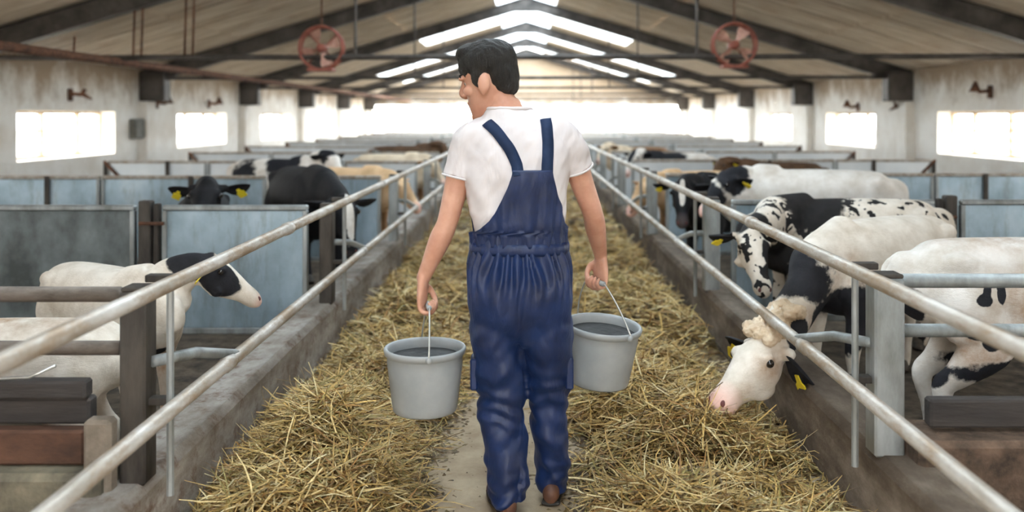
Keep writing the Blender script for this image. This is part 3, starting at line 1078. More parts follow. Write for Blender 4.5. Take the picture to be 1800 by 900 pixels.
# left side
cow('calf', 'white calf with a black and white head by the near left post', GL, (-2.02, 4.42), -36, .635, (-1.50, 4.22, .80), (-1.265, 4.30, .615), 'coat_white',
    [('h,-.10,0,.0', (.17, .20, .17)), ('h,.14,.085,.0', (.20, .045, .2)), ('h,.14,-.09,.0', (.20, .05, .2)), ((.70, .0, .62), (.09, .12, .08)), ((.55, -.2, .75), (.05, .1, .05))],
    stains=[((.55, 0, .55), (.25, .3, .22)), ((-.7, 0, .7), (.2, .3, .3)), ((.5, 0, .2), (.3, .3, .2))], vox=.018, cat='calf', tags=(0, 1), pinkr=.05)
cow('calf', 'pale calf with its head down behind the near left pipes', GL, (-2.02, 3.55), 184, .585, (-2.62, 3.48, .56), (-2.82, 3.45, .36), 'coat_white',
    [((.75, 0, .75), (.25, .3, .3)), ((-.35, .25, .72), (.08, .1, .05)), ((-.2, .25, .66), (.06, .1, .06)), ((.1, .25, .6), (.1, .1, .06))], stains=[((-.1, .2, .6), (.4, .3, .16)), ((0, 0, 1.15), (.6, .2, .1))], vox=.022, cat='calf', tags=(0, 0))
cow('cow', 'black cow with two yellow ear tags peering over the left partition', GL, (-2.62, 7.35), 282, .73, (-2.31, 6.62, .965), (-2.27, 6.30, .70), 'coat_black', [((0, 0, .8), (2, 2, 2))], vox=.02, tags=(1, 1), head_k=1.12, ear_drop=(-.05, .1), pinkr=.0)
cow('cow', 'big black cow with a white nose stripe lowering its head beside the left rail', GL, (-1.84, 7.62), -63, .89, (-1.36, 6.72, .86), (-1.255, 6.50, .50), 'coat_black', [((0, 0, .8), (1.6, 1.6, 1.6)), ], vox=.02, tags=(0, 0), pinkr=.03, whites=[('h,.2,0.02,.1', (.24, .04, .07))])
cow('cow', 'brown cow resting behind the big black cow', GL, (-3.15, 8.2), 10, .80, (-2.45, 8.38, .98), (-2.2, 8.3, .74), 'coat_brown', [((0, 0, .8), (2, 2, 2))], vox=.026, tags=(0, 0)) if False else None
cow('cow', 'black and white cow raising its head behind the second left partition', GL, (-3.0, 11.0), -20, .82, (-2.33, 10.75, 1.03), (-2.12, 10.55, .78), 'coat_pied', [((.2, 0, 1.1), (.3, .4, .3)), ('h,.0,0,0', (.16, .16, .16)), ((-.4, 0, .9), (.3, .4, .3))], vox=.026, tags=(0, 0))
cow('cow', 'tan and white cow eating through the left barrier', GL, (-1.95, 10.0), -28, .78, (-1.40, 9.72, .80), (-1.13, 9.56, .50), 'coat_tan', [((0, 0, .45), (.6, .6, .35))], vox=.024, tags=(0, 0), dark_ears=False)
cow('cow', 'cream cow with its head at the left barrier beyond the tan one', GL, (-1.9, 13.0), -25, .80, (-1.36, 12.75, .86), (-1.12, 12.6, .54), 'coat_cream', [((.2, 0, .5), (.4, .5, .2)), ('h,.1,.1,.05', (.06, .05, .06))], vox=.028, tags=(0, 0))
cow('cow', 'brown backed cow far down the left pens', GL, (-2.25, 16.9), 12, .80, (-1.60, 16.95, .98), (-1.40, 16.8, .72), 'coat_brown', [((0, 0, 1.15), (1.2, .6, .4))], vox=.03, tags=(0, 0))

# ---------------------------------------------------------------- the farmer
MY = 3.5
TOR = [  # z, centre x, centre y, half width, half depth
    (.93, -.026, .005, .187, .135), (1.00, -.026, .0, .182, .128), (1.08, -.030, -.005, .180, .122), (1.18, -.034, -.01, .190, .122), (1.28, -.036, -.015, .202, .126),
    (1.36, -.034, -.012, .208, .124), (1.42, -.034, -.005, .203, .112), (1.465, -.038, .004, .180, .098), (1.505, -.052, .016, .128, .082), (1.540, -.066, .026, .083, .070), (1.575, -.076, .034, .064, .064)]


def torso_pt(z, th, off=0.0):
    zz = [r[0] for r in TOR]
    v = [float(np.interp(z, zz, [r[k] for r in TOR])) for k in range(1, 5)]
    a, b = v[2] + off, v[3] + off
    ca, sa = math.cos(th), math.sin(th)
    p = 2 / 2.4
    return Vector((v[0] + a * math.copysign(abs(ca) ** p, ca), v[1] + b * math.copysign(abs(sa) ** p, sa), z))


HEADP = [  # z, front, back, half width (face towards +x)
    (-.128, .070, .020, .022), (-.112, .086, -.015, .040), (-.085, .090, -.045, .055), (-.055, .089, -.062, .063), (-.025, .088, -.078, .068), (.0, .086, -.088, .071),
    (.03, .091, -.095, .074), (.06, .090, -.096, .075), (.085, .080, -.090, .069), (.105, .058, -.072, .054), (.118, .028, -.042, .032)]
HYAW, HPITCH = R(158), R(12)
HM = Matrix.Translation((-.143, .045, 1.650)) @ Matrix.Rotation(HYAW, 4, 'Z') @ Matrix.Rotation(HPITCH, 4, 'Y') @ Matrix.Rotation(R(-4), 4, 'X')
HS = 1.14


def H(p):
    return HM @ (Vector(p) * HS)


def head_shapes(m):
    rings = []
    vs, fs = [], []
    n = 28
    for (z, f, b, w) in HEADP:
        cx, a = (f + b) / 2, (f - b) / 2
        for k in range(n):
            al = 2 * math.pi * k / n
            x = cx + a * math.cos(al)
            y = w * math.copysign(abs(math.sin(al)) ** .92, math.sin(al))
            vs.append(H((x, y, z)))
    for i in range(len(HEADP) - 1):
        for k in range(n):
            k2 = (k + 1) % n
            fs.append((i * n + k, i * n + k2, (i + 1) * n + k2, (i + 1) * n + k))
    fs.append(tuple(range(n))[::-1])
    fs.append(tuple((len(HEADP) - 1) * n + k for k in range(n)))
    m.add(vs, fs)
    rot = HM.to_3x3() * HS
    m.loft([H((.086, 0, .028)), H((.098, 0, .0)), H((.110, 0, -.022)), H((.100, 0, -.036))], [.010, .012, .016, .014], [.012, .014, .014, .010], up=rot @ Vector((1, 0, .2)), n=12)
    for q in (-1, 1):
        m.ell(H((.096, q * .013, -.031)), (.010, .008, .008), mat=rot)
        m.ell(H((.080, q * .034, .026)), (.014, .026, .009), mat=rot)          # brow
        m.ell(H((.060, q * .050, -.02)), (.022, .018, .018), mat=rot)          # cheek
        er = rot @ Matrix.Rotation(R(q * 22), 3, 'Z') @ Matrix.Rotation(R(-12), 3, 'Y')
        m.ell(H((-.012, q * .080, -.010)), (.021, .010, .034), 16, 10, er)
        m.ell(H((-.004, q * .079, -.036)), (.012, .008, .012), mat=er)
    m.ell(H((.088, 0, -.060)), (.009, .024, .006), mat=rot)
    m.ell(H((.086, 0, -.072)), (.009, .021, .007), mat=rot)
    m.ell(H((.076, 0, -.112)), (.017, .024, .018), mat=rot)


def hand(m, wrist, d, n, s, k=1.0):
    """palm, four fingers closed round a grip along s, thumb from the side of the palm; returns the grip's centre"""
    wrist, d, n, s = Vector(wrist), Vector(d).normalized(), Vector(n), Vector(s)
    n = (n - d * n.dot(d)).normalized()
    s = (s - d * s.dot(d) - n * s.dot(n)).normalized()
    m.loft([wrist - d * .02, wrist + d * .025 * k, wrist + d * .06 * k, wrist + d * .088 * k], [.027, .034 * k, .041 * k, .040 * k], [.021, .019 * k, .017 * k, .015 * k], up=n, n=16)
    base = wrist + d * .088 * k
    grip = base + n * .024 * k + d * .010 * k
    for i, (o, L, r) in enumerate(((.031, .95, .0095), (.0105, 1.06, .0100), (-.0105, 1.0, .0095), (-.031, .82, .0085))):
        b = base + s * o * k
        pts = [b - d * .02, b + d * .012 * L * k + n * .001, b + d * .034 * L * k + n * .012 * k, b + d * .034 * L * k + n * .034 * k, b + d * .012 * L * k + n * .046 * k, b - d * .006 * L * k + n * .036 * k]
        m.loft(pts, [r * 1.1, r * 1.08, r, r * .97, r * .9, r * .78], [r * 1.1, r * 1.08, r, r * .97, r * .9, r * .78], up=s, n=10, sub=4)
    tb = wrist + d * .03 * k + s * .030 * k
    m.loft([tb - s * .012, tb + d * .018 + s * .018 + n * .014, tb + d * .046 * k + s * .014 + n * .034 * k, tb + d * .062 * k - s * .004 + n * .046 * k], [.015, .013, .011, .0085], [.015, .013, .011, .0085], up=n, n=10)
    return grip


ARM = {
    'l': dict(sh=(-.222, .005, 1.425), el=(-.302, -.015, 1.105), wr=(-.395, -.01, .890)),
    'r': dict(sh=(.152, .005, 1.430), el=(.262, .085, 1.130), wr=(.306, .235, .940)),
}
b = MB()
head_shapes(b)
b.loft([H((-.02, 0, -.045)), H((-.03, 0, -.09)), (-.088, .034, 1.56), (-.072, .02, 1.50), (-.05, .0, 1.42)], [.056, .056, .062, .078, .10], [.060, .060, .064, .066, .07], up=(0, 1, 0), n=20)
b.loft([(-.036, -.01, 1.42), (-.036, -.012, 1.30), (-.033, -.005, 1.10), (-.026, 0, .95), (-.026, 0, .84)], [.165, .175, .155, .16, .155], [.08, .095, .09, .10, .10], up=(0, 1, 0), n=24)
for q, (hx, kx, ax, hy, ky, ay) in {'l': (-.115, -.100, -.068, .0, .0, -.03), 'r': (.070, .082, .105, .0, .06, .10)}.items():
    b.loft([(hx, 0, .90), (hx, 0, .72), (kx, ky, .47), (kx, ky, .34), (ax, ay, .09)], [.08, .075, .05, .05, .034], [.08, .078, .052, .052, .036], up=(0, 1, 0), n=16)
GRIP = {}
for q, A_ in ARM.items():
    sh, el, wr = Vector(A_['sh']), Vector(A_['el']), Vector(A_['wr'])
    b.loft([sh + Vector((.03 if q == 'l' else -.03, 0, .0)), sh.lerp(el, .3), sh.lerp(el, .65), el, el.lerp(wr, .3), el.lerp(wr, .7), wr],
           [.055, .049, .045, .040, .042, .033, .027], [.055, .052, .048, .042, .044, .034, .024], up=(0, 1, 0), n=18)
    d = Vector((.0, .0, -1)) if q == 'l' else Vector((.0, .05, -1))
    if q == 'l':
        d = ((wr - el).normalized() + Vector((.3, 0, -1))).normalized()
        GRIP[q] = hand(b, wr, d, (1, -.20, 0), (.20, 1, 0), 1.05)
    else:
        GRIP[q] = hand(b, wr, d, (-.80, -.60, 0), (-.60, .80, 0), 1.05)
me = fuse(b, .0045, 3, .5)
man = mesh_obj('person', me, 'skin')
man.location = (0, MY, 0)
tag(man, 'dark-haired person in a white t-shirt and blue bib overalls carrying two buckets, seen from behind', 'person')
man['label'] = 'person from behind in white t-shirt and blue bib overalls, carrying two grey buckets'

# face details
for q in (-1, 1):
    ey = MB().ell(H((.0665, q * .033, .008)), (.0125,) * 3, 12, 8).build('eye', 'eye_white', man, True)
    MB().ell(H((.0750, q * .034, .007)), (.0055,) * 3, 10, 6).build('iris', 'eye_dark', ey, True)
    MB().loft([H((.088, q * .014, .030)), H((.090, q * .034, .037)), H((.078, q * .056, .030))], [.004, .005, .003], [.006, .006, .004], n=8).build('eyebrow', 'hair_dark', man, True)
# hair
hb = MB()
rot = HM.to_3x3() * HS
hb.ell(H((-.008, 0, .060)), (.106, .083, .083), 24, 16, rot)
hb.ell(H((-.050, 0, .016)), (.058, .072, .080), 24, 16, rot)
hb.ell(H((.045, 0, .108)), (.058, .060, .034), 20, 12, rot)
hb.ell(H((.070, -.02, .106)), (.034, .045, .024), 20, 12, rot)
hb.ell(H((-.062, 0, -.028)), (.038, .054, .040), 20, 12, rot)
for q in (-1, 1):
    hb.ell(H((.012, q * .072, .022)), (.022, .011, .042), 14, 9, rot)
me = fuse(hb, .005, 3, .5)
co, no = get_co(me), get_no(me)
inv = np.array(HM.inverted().to_3x3())
for i in range(len(co)):
    lp = inv @ (co[i] - np.array(HM.translation))
    nz = vnoise((lp[0] * .35, lp[1], lp[2] * .35), 95) * .0035 + vnoise(lp, 28) * .004
    co[i] += no[i] * nz
set_co(me, co)
mesh_obj('hair', me, 'hair_dark', man)

# t-shirt
sb_ = MB()
SLV = {'l': .47, 'r': .41}
rows = np.linspace(1.03, 1.545, 32)
n = 48
vs = [torso_pt(z, 2 * math.pi * k / n) for z in rows for k in range(n)]
fs = [(i * n + k, i * n + (k + 1) % n, (i + 1) * n + (k + 1) % n, (i + 1) * n + k) for i in range(len(rows) - 1) for k in range(n)]
fs += [tuple(range(n))[::-1], tuple((len(rows) - 1) * n + k for k in range(n))]
sb_.add(vs, fs)
for q, A_ in ARM.items():
    sh, el = Vector(A_['sh']), Vector(A_['el'])
    sx = 1 if q == 'l' else -1
    sb_.loft([sh + Vector((sx * .11, .0, .03)), sh + Vector((sx * .03, 0, .008)), sh.lerp(el, .18), sh.lerp(el, SLV[q] - .12), sh.lerp(el, SLV[q])],
             [.062, .072, .068, .064, .064], [.062, .080, .076, .070, .070], up=(0, 1, 0), n=24, caps=(.3, 0))
me = fuse(sb_, .007, 3, .5)
co, no = get_co(me), get_no(me)
for i in range(len(co)):
    p = co[i]
    f = vnoise((p[0] * 1.0 + p[2] * .8, p[1], p[2] * .5), 11) * .006 + vnoise((p[0] * 2.2 - p[2] * 1.2, p[1] * 2, p[2]), 16) * .0025
    lo = max(0, min(1, (1.14 - float(p[2])) / .07))
    f = f * 1.7 * (1 - .9 * lo) - .011 * lo
    co[i] += no[i] * f
set_co(me, co)
shirt = mesh_obj('t_shirt', me, 't_shirt_cotton', man)
# neckline and sleeve hems
ring = [torso_pt(1.541, a, .002) + Vector((0, 0, .0)) for a in np.linspace(0, 2 * math.pi, 40)[:-1]]
MB().tube(ring, .007, 8, closed=True).build('collar', 't_shirt_cotton', shirt, True)
for q, A_ in ARM.items():
    sh, el = Vector(A_['sh']), Vector(A_['el'])
    c0 = sh.lerp(el, SLV[q])
    ax = (el - sh).normalized()
    u = ax.cross(Vector((0, 1, 0))).normalized()
    v = u.cross(ax)
    ring = [c0 + u * (math.cos(a) * .0635) + v * (math.sin(a) * .070) for a in np.linspace(0, 2 * math.pi, 33)[:-1]]
    MB().tube(ring, .0045, 8, closed=True).build('sleeve_hem', 't_shirt_cotton', shirt, True)

# overalls: trousers
tb_ = MB()
tb_.loft([(-.028, .0, 1.07), (-.027, .0, 1.04), (-.026, .0, 1.00), (-.026, -.004, .94), (-.024, -.012, .86), (-.020, -.010, .78), (-.016, .0, .71)],
         [.183, .185, .184, .192, .199, .198, .185], [.126, .129, .130, .144, .158, .150, .125], up=(0, 1, 0), n=40, power=2.5, caps=(.05, .3))
tb_.loft([(-.112, -.004, .80), (-.113, -.004, .70), (-.104, .0, .56), (-.094, .002, .43), (-.082, -.01, .26), (-.068, -.028, .10), (-.062, -.03, .052)],
         [.100, .104, .097, .090, .085, .078, .076], [.125, .125, .108, .098, .094, .092, .092], up=(0, 1, 0), n=32, caps=(.3, .05))
tb_.loft([(.074, .0, .80), (.078, .004, .70), (.082, .02, .56), (.086, .05, .43), (.098, .075, .26), (.106, .095, .10), (.106, .10, .048)],
         [.095, .098, .090, .082, .072, .064, .062], [.125, .125, .108, .096, .088, .084, .084], up=(0, 1, 0), n=32, caps=(.3, .05))
me = fuse(tb_, .007, 4, .5)
co, no = get_co(me), get_no(me)
for i in range(len(co)):
    x, y, z = map(float, co[i])
    th = math.atan2(y, x + .026)
    f = 0.0
    g_ = math.exp(-((z - .94) / .075) ** 2)
    f += g_ * .013 * math.sin(th * 26 + 3.2 * mnoise.noise(Vector((th * 3, z * 6, 0))))
    g2 = math.exp(-((z - 1.05) / .04) ** 2)
    f += g2 * .003 * math.sin(th * 34)
    leg = max(0, min(1, (.86 - z) / .2))
    cx = -.10 if x < -.018 else .09
    # diagonal drag folds from the crotch, horizontal bunching at knee and hem
    f += leg * .016 * mnoise.noise(Vector((x * 9 + z * 7 * (1 if x < -.018 else -1), y * 6, z * 4)))
    f += leg * .014 * mnoise.noise(Vector((x * 16 - z * 11 * (1 if x < -.018 else -1), y * 9 + 5, z * 9)))
    kb = math.exp(-((z - .43) / .12) ** 2) + math.exp(-((z - .08) / .09) ** 2)
    f += kb * .0045 * math.sin(z * 95 + 9 * (x - cx) + 5 * mnoise.noise(Vector((x * 8, y * 8, z * 5))))
    f += .005 * mnoise.noise(Vector((x * 12, y * 12, z * 5)))
    if y < 0 and z > .60:
        f -= .007 * math.exp(-((x + .022) / .010) ** 2) * min(1, (z - .60) / .1)
    co[i] += no[i] * f
set_co(me, co)
ov = mesh_obj('overalls', me, 'overall_cloth', man)


def patch(name, rows_, off, mat, parent, nx=24, thick=.004, wav=0.0):
    """cloth lying on the torso: rows of (z, theta0, theta1)"""
    vs, fs = [], []
    for o_ in (off, off - thick):
        for (z, t0, t1) in rows_:
            for k in range(nx + 1):
                th = t0 + (t1 - t0) * k / nx
                w_ = wav * (math.sin(th * 17 + z * 6 + 2 * mnoise.noise(Vector((th * 4, z * 9, 0)))) + math.sin(th * 29 - z * 14) * .5) * min(1, max(0, (1.33 - z) / .2))
                vs.append(torso_pt(z, th, o_ * max(.15, min(1, (z - 1.02) / .08)) + w_))
    nr, nc = len(rows_), nx + 1
    N = nr * nc
    for i in range(nr - 1):
        for k in range(nx):
            a = i * nc + k
            fs.append((a, a + nc, a + nc + 1, a + 1))
            fs.append((N + a, N + a + 1, N + a + nc + 1, N + a + nc))
    loop = list(range(nc)) + [i * nc + nx for i in range(1, nr)] + [(nr - 1) * nc + k for k in range(nx - 1, -1, -1)] + [i * nc for i in range(nr - 2, 0, -1)]
    for a, b_ in zip(loop, loop[1:] + loop[:1]):
        fs.append((a, b_, N + b_, N + a))
    return MB().add(vs, fs).build(name, mat, parent, True)


# back bib: narrow at the top, widening in a curve to the whole back at the waist (theta -90 deg = back)
def bib_rows(z0, z1, e0, e1, pw, nrow=26):
    out = []
    for i in range(nrow + 1):
        u = i / nrow
        z = z0 + (z1 - z0) * u
        xs = []
        for (a, b_) in (e0, e1):
            xs.append(a + (b_ - a) * u ** pw if True else 0)
        out.append((z, xs[0], xs[1]))
    return out


def th_of(z, x):
    """angle on the back of the torso at world offset x"""
    zz = [r[0] for r in TOR]
    cx = float(np.interp(z, zz, [r[1] for r in TOR]))
    hw = float(np.interp(z, zz, [r[3] for r in TOR])) + .012
    c = max(-.999, min(.999, (x - cx) / hw))
    c = math.copysign(abs(c) ** (2.4 / 2), c)
    return -math.acos(c)


rows_ = []
prof = [(1.312, -.050, .098), (1.29, -.054, .102), (1.25, -.068, .112), (1.20, -.090, .124), (1.15, -.118, .138), (1.11, -.150, .150), (1.08, -.188, .160), (1.06, -.30, .168), (1.02, -.40, .30)]
for z in np.linspace(1.312, 1.02, 30):
    zs = [p[0] for p in prof][::-1]
    xl = float(np.interp(z, zs, [p[1] for p in prof][::-1]))
    xr = float(np.interp(z, zs, [p[2] for p in prof][::-1]))
    rows_.append((z, th_of(z, xl), th_of(z, xr)))
patch('back_bib', rows_, .012, 'overall_cloth', ov, 60, .006, .0048)
rows_f = [(z, R(90 - w), R(90 + w)) for z, w in zip(np.linspace(1.36, 1.02, 16), np.linspace(38, 78, 16))]
patch('front_bib', rows_f, .012, 'overall_cloth', ov, 24, .006, .001)
rows_ = [(z, -math.pi, math.pi) for z in (1.032, 1.024, 1.016, 1.006, .998)]
vs = []
for k in range(96):
    a = 2 * math.pi * k / 96
    vs.append(Vector((-.026 + .1865 * math.copysign(abs(math.cos(a)) ** .82, math.cos(a)), .1315 * math.copysign(abs(math.sin(a)) ** .82, math.sin(a)), 1.012)))
wbm = MB()
wv, wf = [], []
for k, p in enumerate(vs):
    c0 = Vector((-.026, 0, 0))
    d0 = (p - Vector((-.026, 0, 1.012))).normalized()
    rip = .0022 * math.sin(k * 2.1)
    for (dr_, dz) in ((-.02, -.024), (.0 + rip, -.022), (.005 + rip, -.008), (.005 + rip, .008), (.0 + rip, .022), (-.02, .024)):
        wv.append(p + d0 * dr_ + Vector((0, 0, dz)))
for k in range(96):
    k2 = (k + 1) % 96
    for j in range(6):
        j2 = (j + 1) % 6
        wf.append((k * 6 + j, k2 * 6 + j, k2 * 6 + j2, k * 6 + j2))
wbm.add(wv, wf).build('waistband', 'overall_cloth', ov, True)

# straps over the shoulders, laid on the shirt by ray casts
bv = BVHTree.FromObject(shirt, bpy.context.evaluated_depsgraph_get())


def strap(path_back, path_front, w=.021):
    pts, nrm = [], []
    for (x, z) in path_back:
        h = bv.ray_cast(Vector((x, -1, z)), Vector((0, 1, 0)))
        if h[0] is not None:
            pts.append(h[0]); nrm.append(h[1])
    for (x, z) in path_front:
        h = bv.ray_cast(Vector((x, 1, z)), Vector((0, -1, 0)))
        if h[0] is not None:
            pts.append(h[0]); nrm.append(h[1])
    # smooth
    for _ in range(3):
        pts = [pts[0]] + [(pts[i - 1] + pts[i] * 2 + pts[i + 1]) / 4 for i in range(1, len(pts) - 1)] + [pts[-1]]
        nrm = [nrm[0]] + [((nrm[i - 1] + nrm[i] * 2 + nrm[i + 1]) / 4).normalized() for i in range(1, len(nrm) - 1)] + [nrm[-1]]
    vs, fs = [], []
    for i, (p, n_) in enumerate(zip(pts, nrm)):
        tg = (pts[min(i + 1, len(pts) - 1)] - pts[max(i - 1, 0)]).normalized()
        sd = tg.cross(n_).normalized()
        o_ = .010
        for (a, d_) in ((-w, o_ - .012), (-w, o_), (w, o_), (w, o_ - .012)):
            vs.append(p + sd * a + n_ * d_)
    for i in range(len(pts) - 1):
        for k in range(4):
            k2 = (k + 1) % 4
            fs.append((i * 4 + k, i * 4 + k2, i * 4 + 4 + k2, i * 4 + 4 + k))
    fs += [(3, 2, 1, 0), tuple((len(pts) - 1) * 4 + k for k in range(4))]
    MB().add(vs, fs).build('strap', 'strap_cloth', ov, True)


def lerp_path(a, n_=10):
    out = []
    for (p, q) in zip(a[:-1], a[1:]):
        for k in range(n_):
            out.append((p[0] + (q[0] - p[0]) * k / n_, p[1] + (q[1] - p[1]) * k / n_))
    return out + [a[-1]]


strap(lerp_path([(-.028, 1.29), (-.034, 1.33), (-.062, 1.39), (-.112, 1.455), (-.152, 1.488)]), lerp_path([(-.152, 1.482), (-.14, 1.42), (-.11, 1.33)]))
strap(lerp_path([(.076, 1.29), (.078, 1.34), (.080, 1.41), (.076, 1.475), (.074, 1.500)]), lerp_path([(.074, 1.49), (.065, 1.42), (.04, 1.33)]))
# cargo pocket on the left leg, seam on the seat
def pocket(x0, x1, y0, y1, z0, z1):
    MB().box(x0, x1, y0, y1, z0, z1, .006).build('cargo_pocket', 'overall_cloth', ov)


pocket(-.213, -.185, -.05, .05, .47, .59)
pocket(.150, .180, -.04, .07, .47, .59)

# shoes
def shoe(x, y, lift, rz):
    so = MB()
    M = Matrix.Translation((x, y, 0)) @ Matrix.Rotation(rz, 4, 'Z')
    T_ = lambda p: M @ Vector(p)
    so.loft([T_((0, -.105, .05 + lift)), T_((0, -.05, .052 + lift)), T_((0, .03, .045)), T_((0, .10, .035)), T_((0, .15, .028))], [.034, .038, .042, .044, .03], [.044, .046, .04, .03, .02], n=18)
    so.loft([T_((0, -.055, .06 + lift)), T_((0, -.06, .13 + lift))], [.040, .042], [.046, .048], up=(0, 1, 0), n=18)
    sh_ = mesh_obj('shoe', fuse(so, .006, 3), 'shoe_leather', man)
    sl = MB().loft([T_((0, -.11, .012 + lift)), T_((0, -.04, .012 + lift * .7)), T_((0, .05, .011)), T_((0, .15, .011))], [.036, .036, .046, .034], [.011] * 4, n=16)
    sl.build('sole', 'shoe_sole', sh_, True)


shoe(-.092, .015, .0, R(14))
shoe(.110, .135, .0, R(-8))

# ---------------------------------------------------------------- buckets
def bucket(loc, ear_ang, tilt, grip, label):
    e = empty('bucket', loc)
    e.rotation_euler = tilt
    tag(e, label, 'bucket', 'grey plastic buckets')
    Rt, Rb, Ht = .146, .122, .240
    prof = [(0, .006), (Rb - .012, .004), (Rb - .004, .0), (Rb, .006), (Rb + .004, .03), (Rb + .022, Ht * .75), (Rt - .002, Ht - .03), (Rt, Ht - .026), (Rt + .008, Ht - .022), (Rt + .012, Ht - .004), (Rt + .007, Ht + .002),
            (Rt - .001, Ht), (Rt - .006, Ht - .01), (Rb + .016, Ht * .75), (Rb - .002, .03), (Rb - .012, .012), (0, .012)]
    n = 48
    vs, fs = [], []
    for (r, z) in prof:
        for k in range(n):
            a = 2 * math.pi * k / n
            vs.append((r * math.cos(a), r * math.sin(a), z))
    for i in range(len(prof) - 1):
        for k in range(n):
            k2 = (k + 1) % n
            fs.append((i * n + k, i * n + k2, (i + 1) * n + k2, (i + 1) * n + k))
    MB().add(vs, fs).build('pail', 'bucket_plastic', e, True)
    fv = [((Rt - .007) * math.cos(2 * math.pi * k / 32) * q, (Rt - .007) * math.sin(2 * math.pi * k / 32) * q, Ht - .036 + .010 * (1 - q)) for q in (1, .5) for k in range(32)] + [(0, 0, Ht - .024)]
    ff = [(k, (k + 1) % 32, 32 + (k + 1) % 32, 32 + k) for k in range(32)] + [(32 + k, 32 + (k + 1) % 32, 64) for k in range(32)]
    MB().add(fv, ff).build('dark_fill', 'bucket_dark_fill', e, True)  # near-black surface just below the rim, makes the bucket mouth dark
    ax = Vector((math.cos(ear_ang), math.sin(ear_ang), 0))
    gl = Matrix.Rotation(0, 3, 'X')
    inv_ = (Matrix.Translation(loc) @ e.rotation_euler.to_matrix().to_4x4()).inverted()
    gp = inv_ @ Vector(grip)
    for q in (-1, 1):
        c0 = ax * (q * (Rt + .012)) + Vector((0, 0, Ht - .012))
        MB().ell(c0, (.012, .012, .014), 12, 8).build('bail_ear', 'bucket_plastic', e, True)
    p0, p1 = ax * (Rt + .020) + Vector((0, 0, Ht - .01)), -ax * (Rt + .020) + Vector((0, 0, Ht - .01))
    g0, g1 = gp + ax * .055, gp - ax * .055
    c1 = p0.lerp(g0, .55) + ax * .030
    c2 = p1.lerp(g1, .55) - ax * .030
    def bez(a, b_, c, k_=8):
        return [a * (1 - u) ** 2 + b_ * 2 * u * (1 - u) + c * u * u for u in np.linspace(0, 1, k_)]
    pts = bez(p0, c1, g0) + bez(g0, gp, g1)[1:] + bez(g1, c2, p1)[1:]
    bl = MB().tube(pts, .0032, 8).build('bail', 'bail_wire', e, True)
    MB().tube([gp + ax * .05, gp - ax * .05], .010, 10).build('grip', 'bucket_plastic', bl, True)


gl_ = Vector((0, MY, 0)) + GRIP['l']
gr_ = Vector((0, MY, 0)) + GRIP['r']
bucket((gl_.x - .012, gl_.y - .0, .388), R(-79), (0, 0, 0), gl_, 'grey plastic bucket hanging from the left hand')
bucket((gr_.x + .010, gr_.y + .005, .425), R(-53), (R(4), R(5), 0), gr_, 'grey plastic bucket hanging from the right hand')

# ---------------------------------------------------------------- hay
def hay_height(X, Y):
    """loose fodder heaped along both kerbs, thin along the trodden middle"""
    def nz(a, b, s):
        return np.sin(a * 3.1 * s + 1.3) * np.cos(b * 2.3 * s + .4) + .6 * np.sin(a * 7.3 * s + b * 5.1 * s) + .4 * np.cos(b * 11.7 * s - a * 6.1 * s)
    w = nz(X, Y, 1.0)
    left = np.exp(-((X + .84) / .31) ** 2) * (.12 + .055 * w) * np.where(Y < 5.0, 1, .75)
    left += .09 * np.exp(-((X + .62) / .24) ** 2 - ((Y - 5.35) / .45) ** 2)
    left += .05 * np.exp(-((X + .95) / .25) ** 2 - ((Y - 3.9) / .5) ** 2)
    right = np.exp(-((X - .70) / .40) ** 2) * (.095 + .05 * w)
    right += .10 * np.exp(-((X - .55) / .25) ** 2 - ((Y - 4.6) / .45) ** 2)
    hol = 1 - 1.0 * np.exp(-(((X - .85) / .42) ** 4) - ((Y - 3.76) / .15) ** 2)
    right = right * hol
    far = np.clip((Y - 5.0) / 2.0, 0, 1) * (.05 + .025 * nz(X, Y, 1.7))
    return np.clip(np.maximum(left + right, 0) + np.maximum(far, 0) * np.exp(-(X / 1.3) ** 6) - .012, -.012, 1)


PAL = np.array([(.66, .44, .15), (.52, .34, .12), (.74, .56, .26), (.34, .27, .09), (.17, .10, .035), (.82, .68, .38), (.38, .20, .065)])


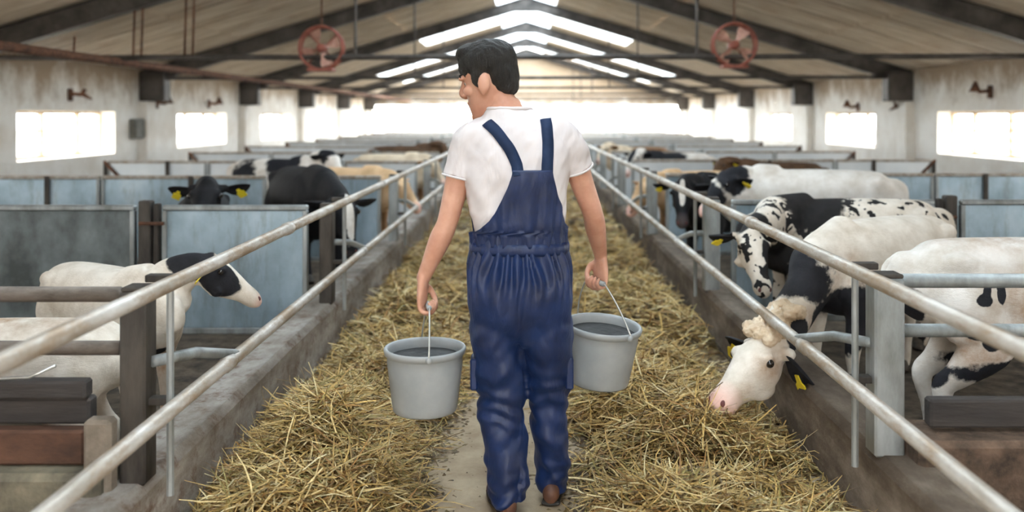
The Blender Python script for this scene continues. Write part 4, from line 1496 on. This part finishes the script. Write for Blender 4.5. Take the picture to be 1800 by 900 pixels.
def hay(name, label, xr, yr, n, wid, ln, seed, grid, lift=.05, sparse=0.0):
    rg = np.random.default_rng(seed)
    X = rg.uniform(xr[0], xr[1], n * 3)
    Y = rg.uniform(yr[0], yr[1], n * 3)
    h = hay_height(X, Y)
    keep = rg.uniform(0, 1, len(X)) < np.clip(.03 + sparse + h * 14, 0, 1)
    X, Y, h = X[keep][:n], Y[keep][:n], h[keep][:n]
    n = len(X)
    L = rg.uniform(ln[0], ln[1], n) * (.6 + .8 * rg.random(n))
    az = rg.uniform(0, 2 * np.pi, n)
    pit = rg.normal(0, .28, n)
    curl = rg.normal(0, 1.1, n)
    vb = rg.normal(-.25, .55, n)
    W = rg.uniform(wid[0], wid[1], n)
    Z = np.maximum(h, 0) + rg.uniform(-.015, 1, n) ** 1 * lift * np.clip(h * 12 + .05, 0, 1) + .004
    Z = np.maximum(Z, .004)
    S = 4
    P = np.zeros((n, S + 1, 3))
    P[:, 0] = np.stack([X, Y, Z], 1)
    for k in range(S):
        a = az + curl * (k / S - .5)
        p = pit + vb * (k / S - .3)
        st = np.stack([np.cos(a) * np.cos(p), np.sin(a) * np.cos(p), np.sin(p)], 1) * (L / S)[:, None]
        P[:, k + 1] = P[:, k] + st
    P -= (P[:, S // 2] - P[:, 0])[:, None, :] * np.array([1, 1, .5])
    hh = hay_height(P[..., 0], P[..., 1])
    P[..., 2] = np.maximum(P[..., 2], np.maximum(hh, 0) * .9 + .003)
    P[..., 0] = np.clip(P[..., 0], -1.238, 1.238)
    perp = np.stack([-np.sin(az), np.cos(az), rg.uniform(-.9, .9, n)], 1)
    perp /= np.linalg.norm(perp, axis=1)[:, None]
    tap = np.array([.75, 1, 1, .9, .5])
    V = np.zeros((n, S + 1, 2, 3))
    V[:, :, 0] = P + perp[:, None] * (W[:, None] * tap[None])[..., None] * .5
    V[:, :, 1] = P - perp[:, None] * (W[:, None] * tap[None])[..., None] * .5
    V = V.reshape(-1, 3)
    base = (np.arange(n) * (S + 1) * 2)[:, None, None]
    q = np.arange(S)[None, :, None] * 2
    Fq = (base + q + np.array([0, 1, 3, 2])[None, None]).reshape(-1, 4)
    ci = rg.choice(len(PAL), n, p=[.24, .2, .16, .12, .1, .08, .1])
    colv = PAL[ci] * rg.uniform(.7, 1.25, n)[:, None]
    Cv = np.repeat(colv, (S + 1) * 2, 0)
    # matted bed under the loose straws
    gx = np.linspace(xr[0], xr[1], grid[0])
    gy = np.linspace(yr[0], yr[1], grid[1])
    GX, GY = np.meshgrid(gx, gy)
    GZ = hay_height(GX, GY) + rg.normal(0, .006, GX.shape)
    GV = np.stack([GX, GY, GZ], -1).reshape(-1, 3)
    b0 = len(V)
    ii = (np.arange(grid[1] - 1)[:, None] * grid[0] + np.arange(grid[0] - 1)[None]).ravel()
    GF = np.stack([ii, ii + 1, ii + 1 + grid[0], ii + grid[0]], 1)
    gz = GV[:, 2]
    GF = GF[np.max(gz[GF], 1) > -.002] + b0
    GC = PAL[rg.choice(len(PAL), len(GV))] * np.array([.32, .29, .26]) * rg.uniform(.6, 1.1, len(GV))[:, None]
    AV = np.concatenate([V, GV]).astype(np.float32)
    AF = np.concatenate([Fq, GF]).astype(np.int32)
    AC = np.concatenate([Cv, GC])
    me = bpy.data.meshes.new(name)
    me.vertices.add(len(AV))
    me.vertices.foreach_set('co', AV.ravel())
    me.loops.add(len(AF) * 4)
    me.loops.foreach_set('vertex_index', AF.ravel())
    me.polygons.add(len(AF))
    me.polygons.foreach_set('loop_start', np.arange(len(AF), dtype=np.int32) * 4)
    me.update(calc_edges=True)
    at = me.color_attributes.new('straw', 'FLOAT_COLOR', 'POINT')
    at.data.foreach_set('color', np.concatenate([AC, np.ones((len(AC), 1))], 1).astype(np.float32).ravel())
    o = mesh_obj(name, me, 'hay')
    tag(o, label, 'hay', kind='stuff')
    return o


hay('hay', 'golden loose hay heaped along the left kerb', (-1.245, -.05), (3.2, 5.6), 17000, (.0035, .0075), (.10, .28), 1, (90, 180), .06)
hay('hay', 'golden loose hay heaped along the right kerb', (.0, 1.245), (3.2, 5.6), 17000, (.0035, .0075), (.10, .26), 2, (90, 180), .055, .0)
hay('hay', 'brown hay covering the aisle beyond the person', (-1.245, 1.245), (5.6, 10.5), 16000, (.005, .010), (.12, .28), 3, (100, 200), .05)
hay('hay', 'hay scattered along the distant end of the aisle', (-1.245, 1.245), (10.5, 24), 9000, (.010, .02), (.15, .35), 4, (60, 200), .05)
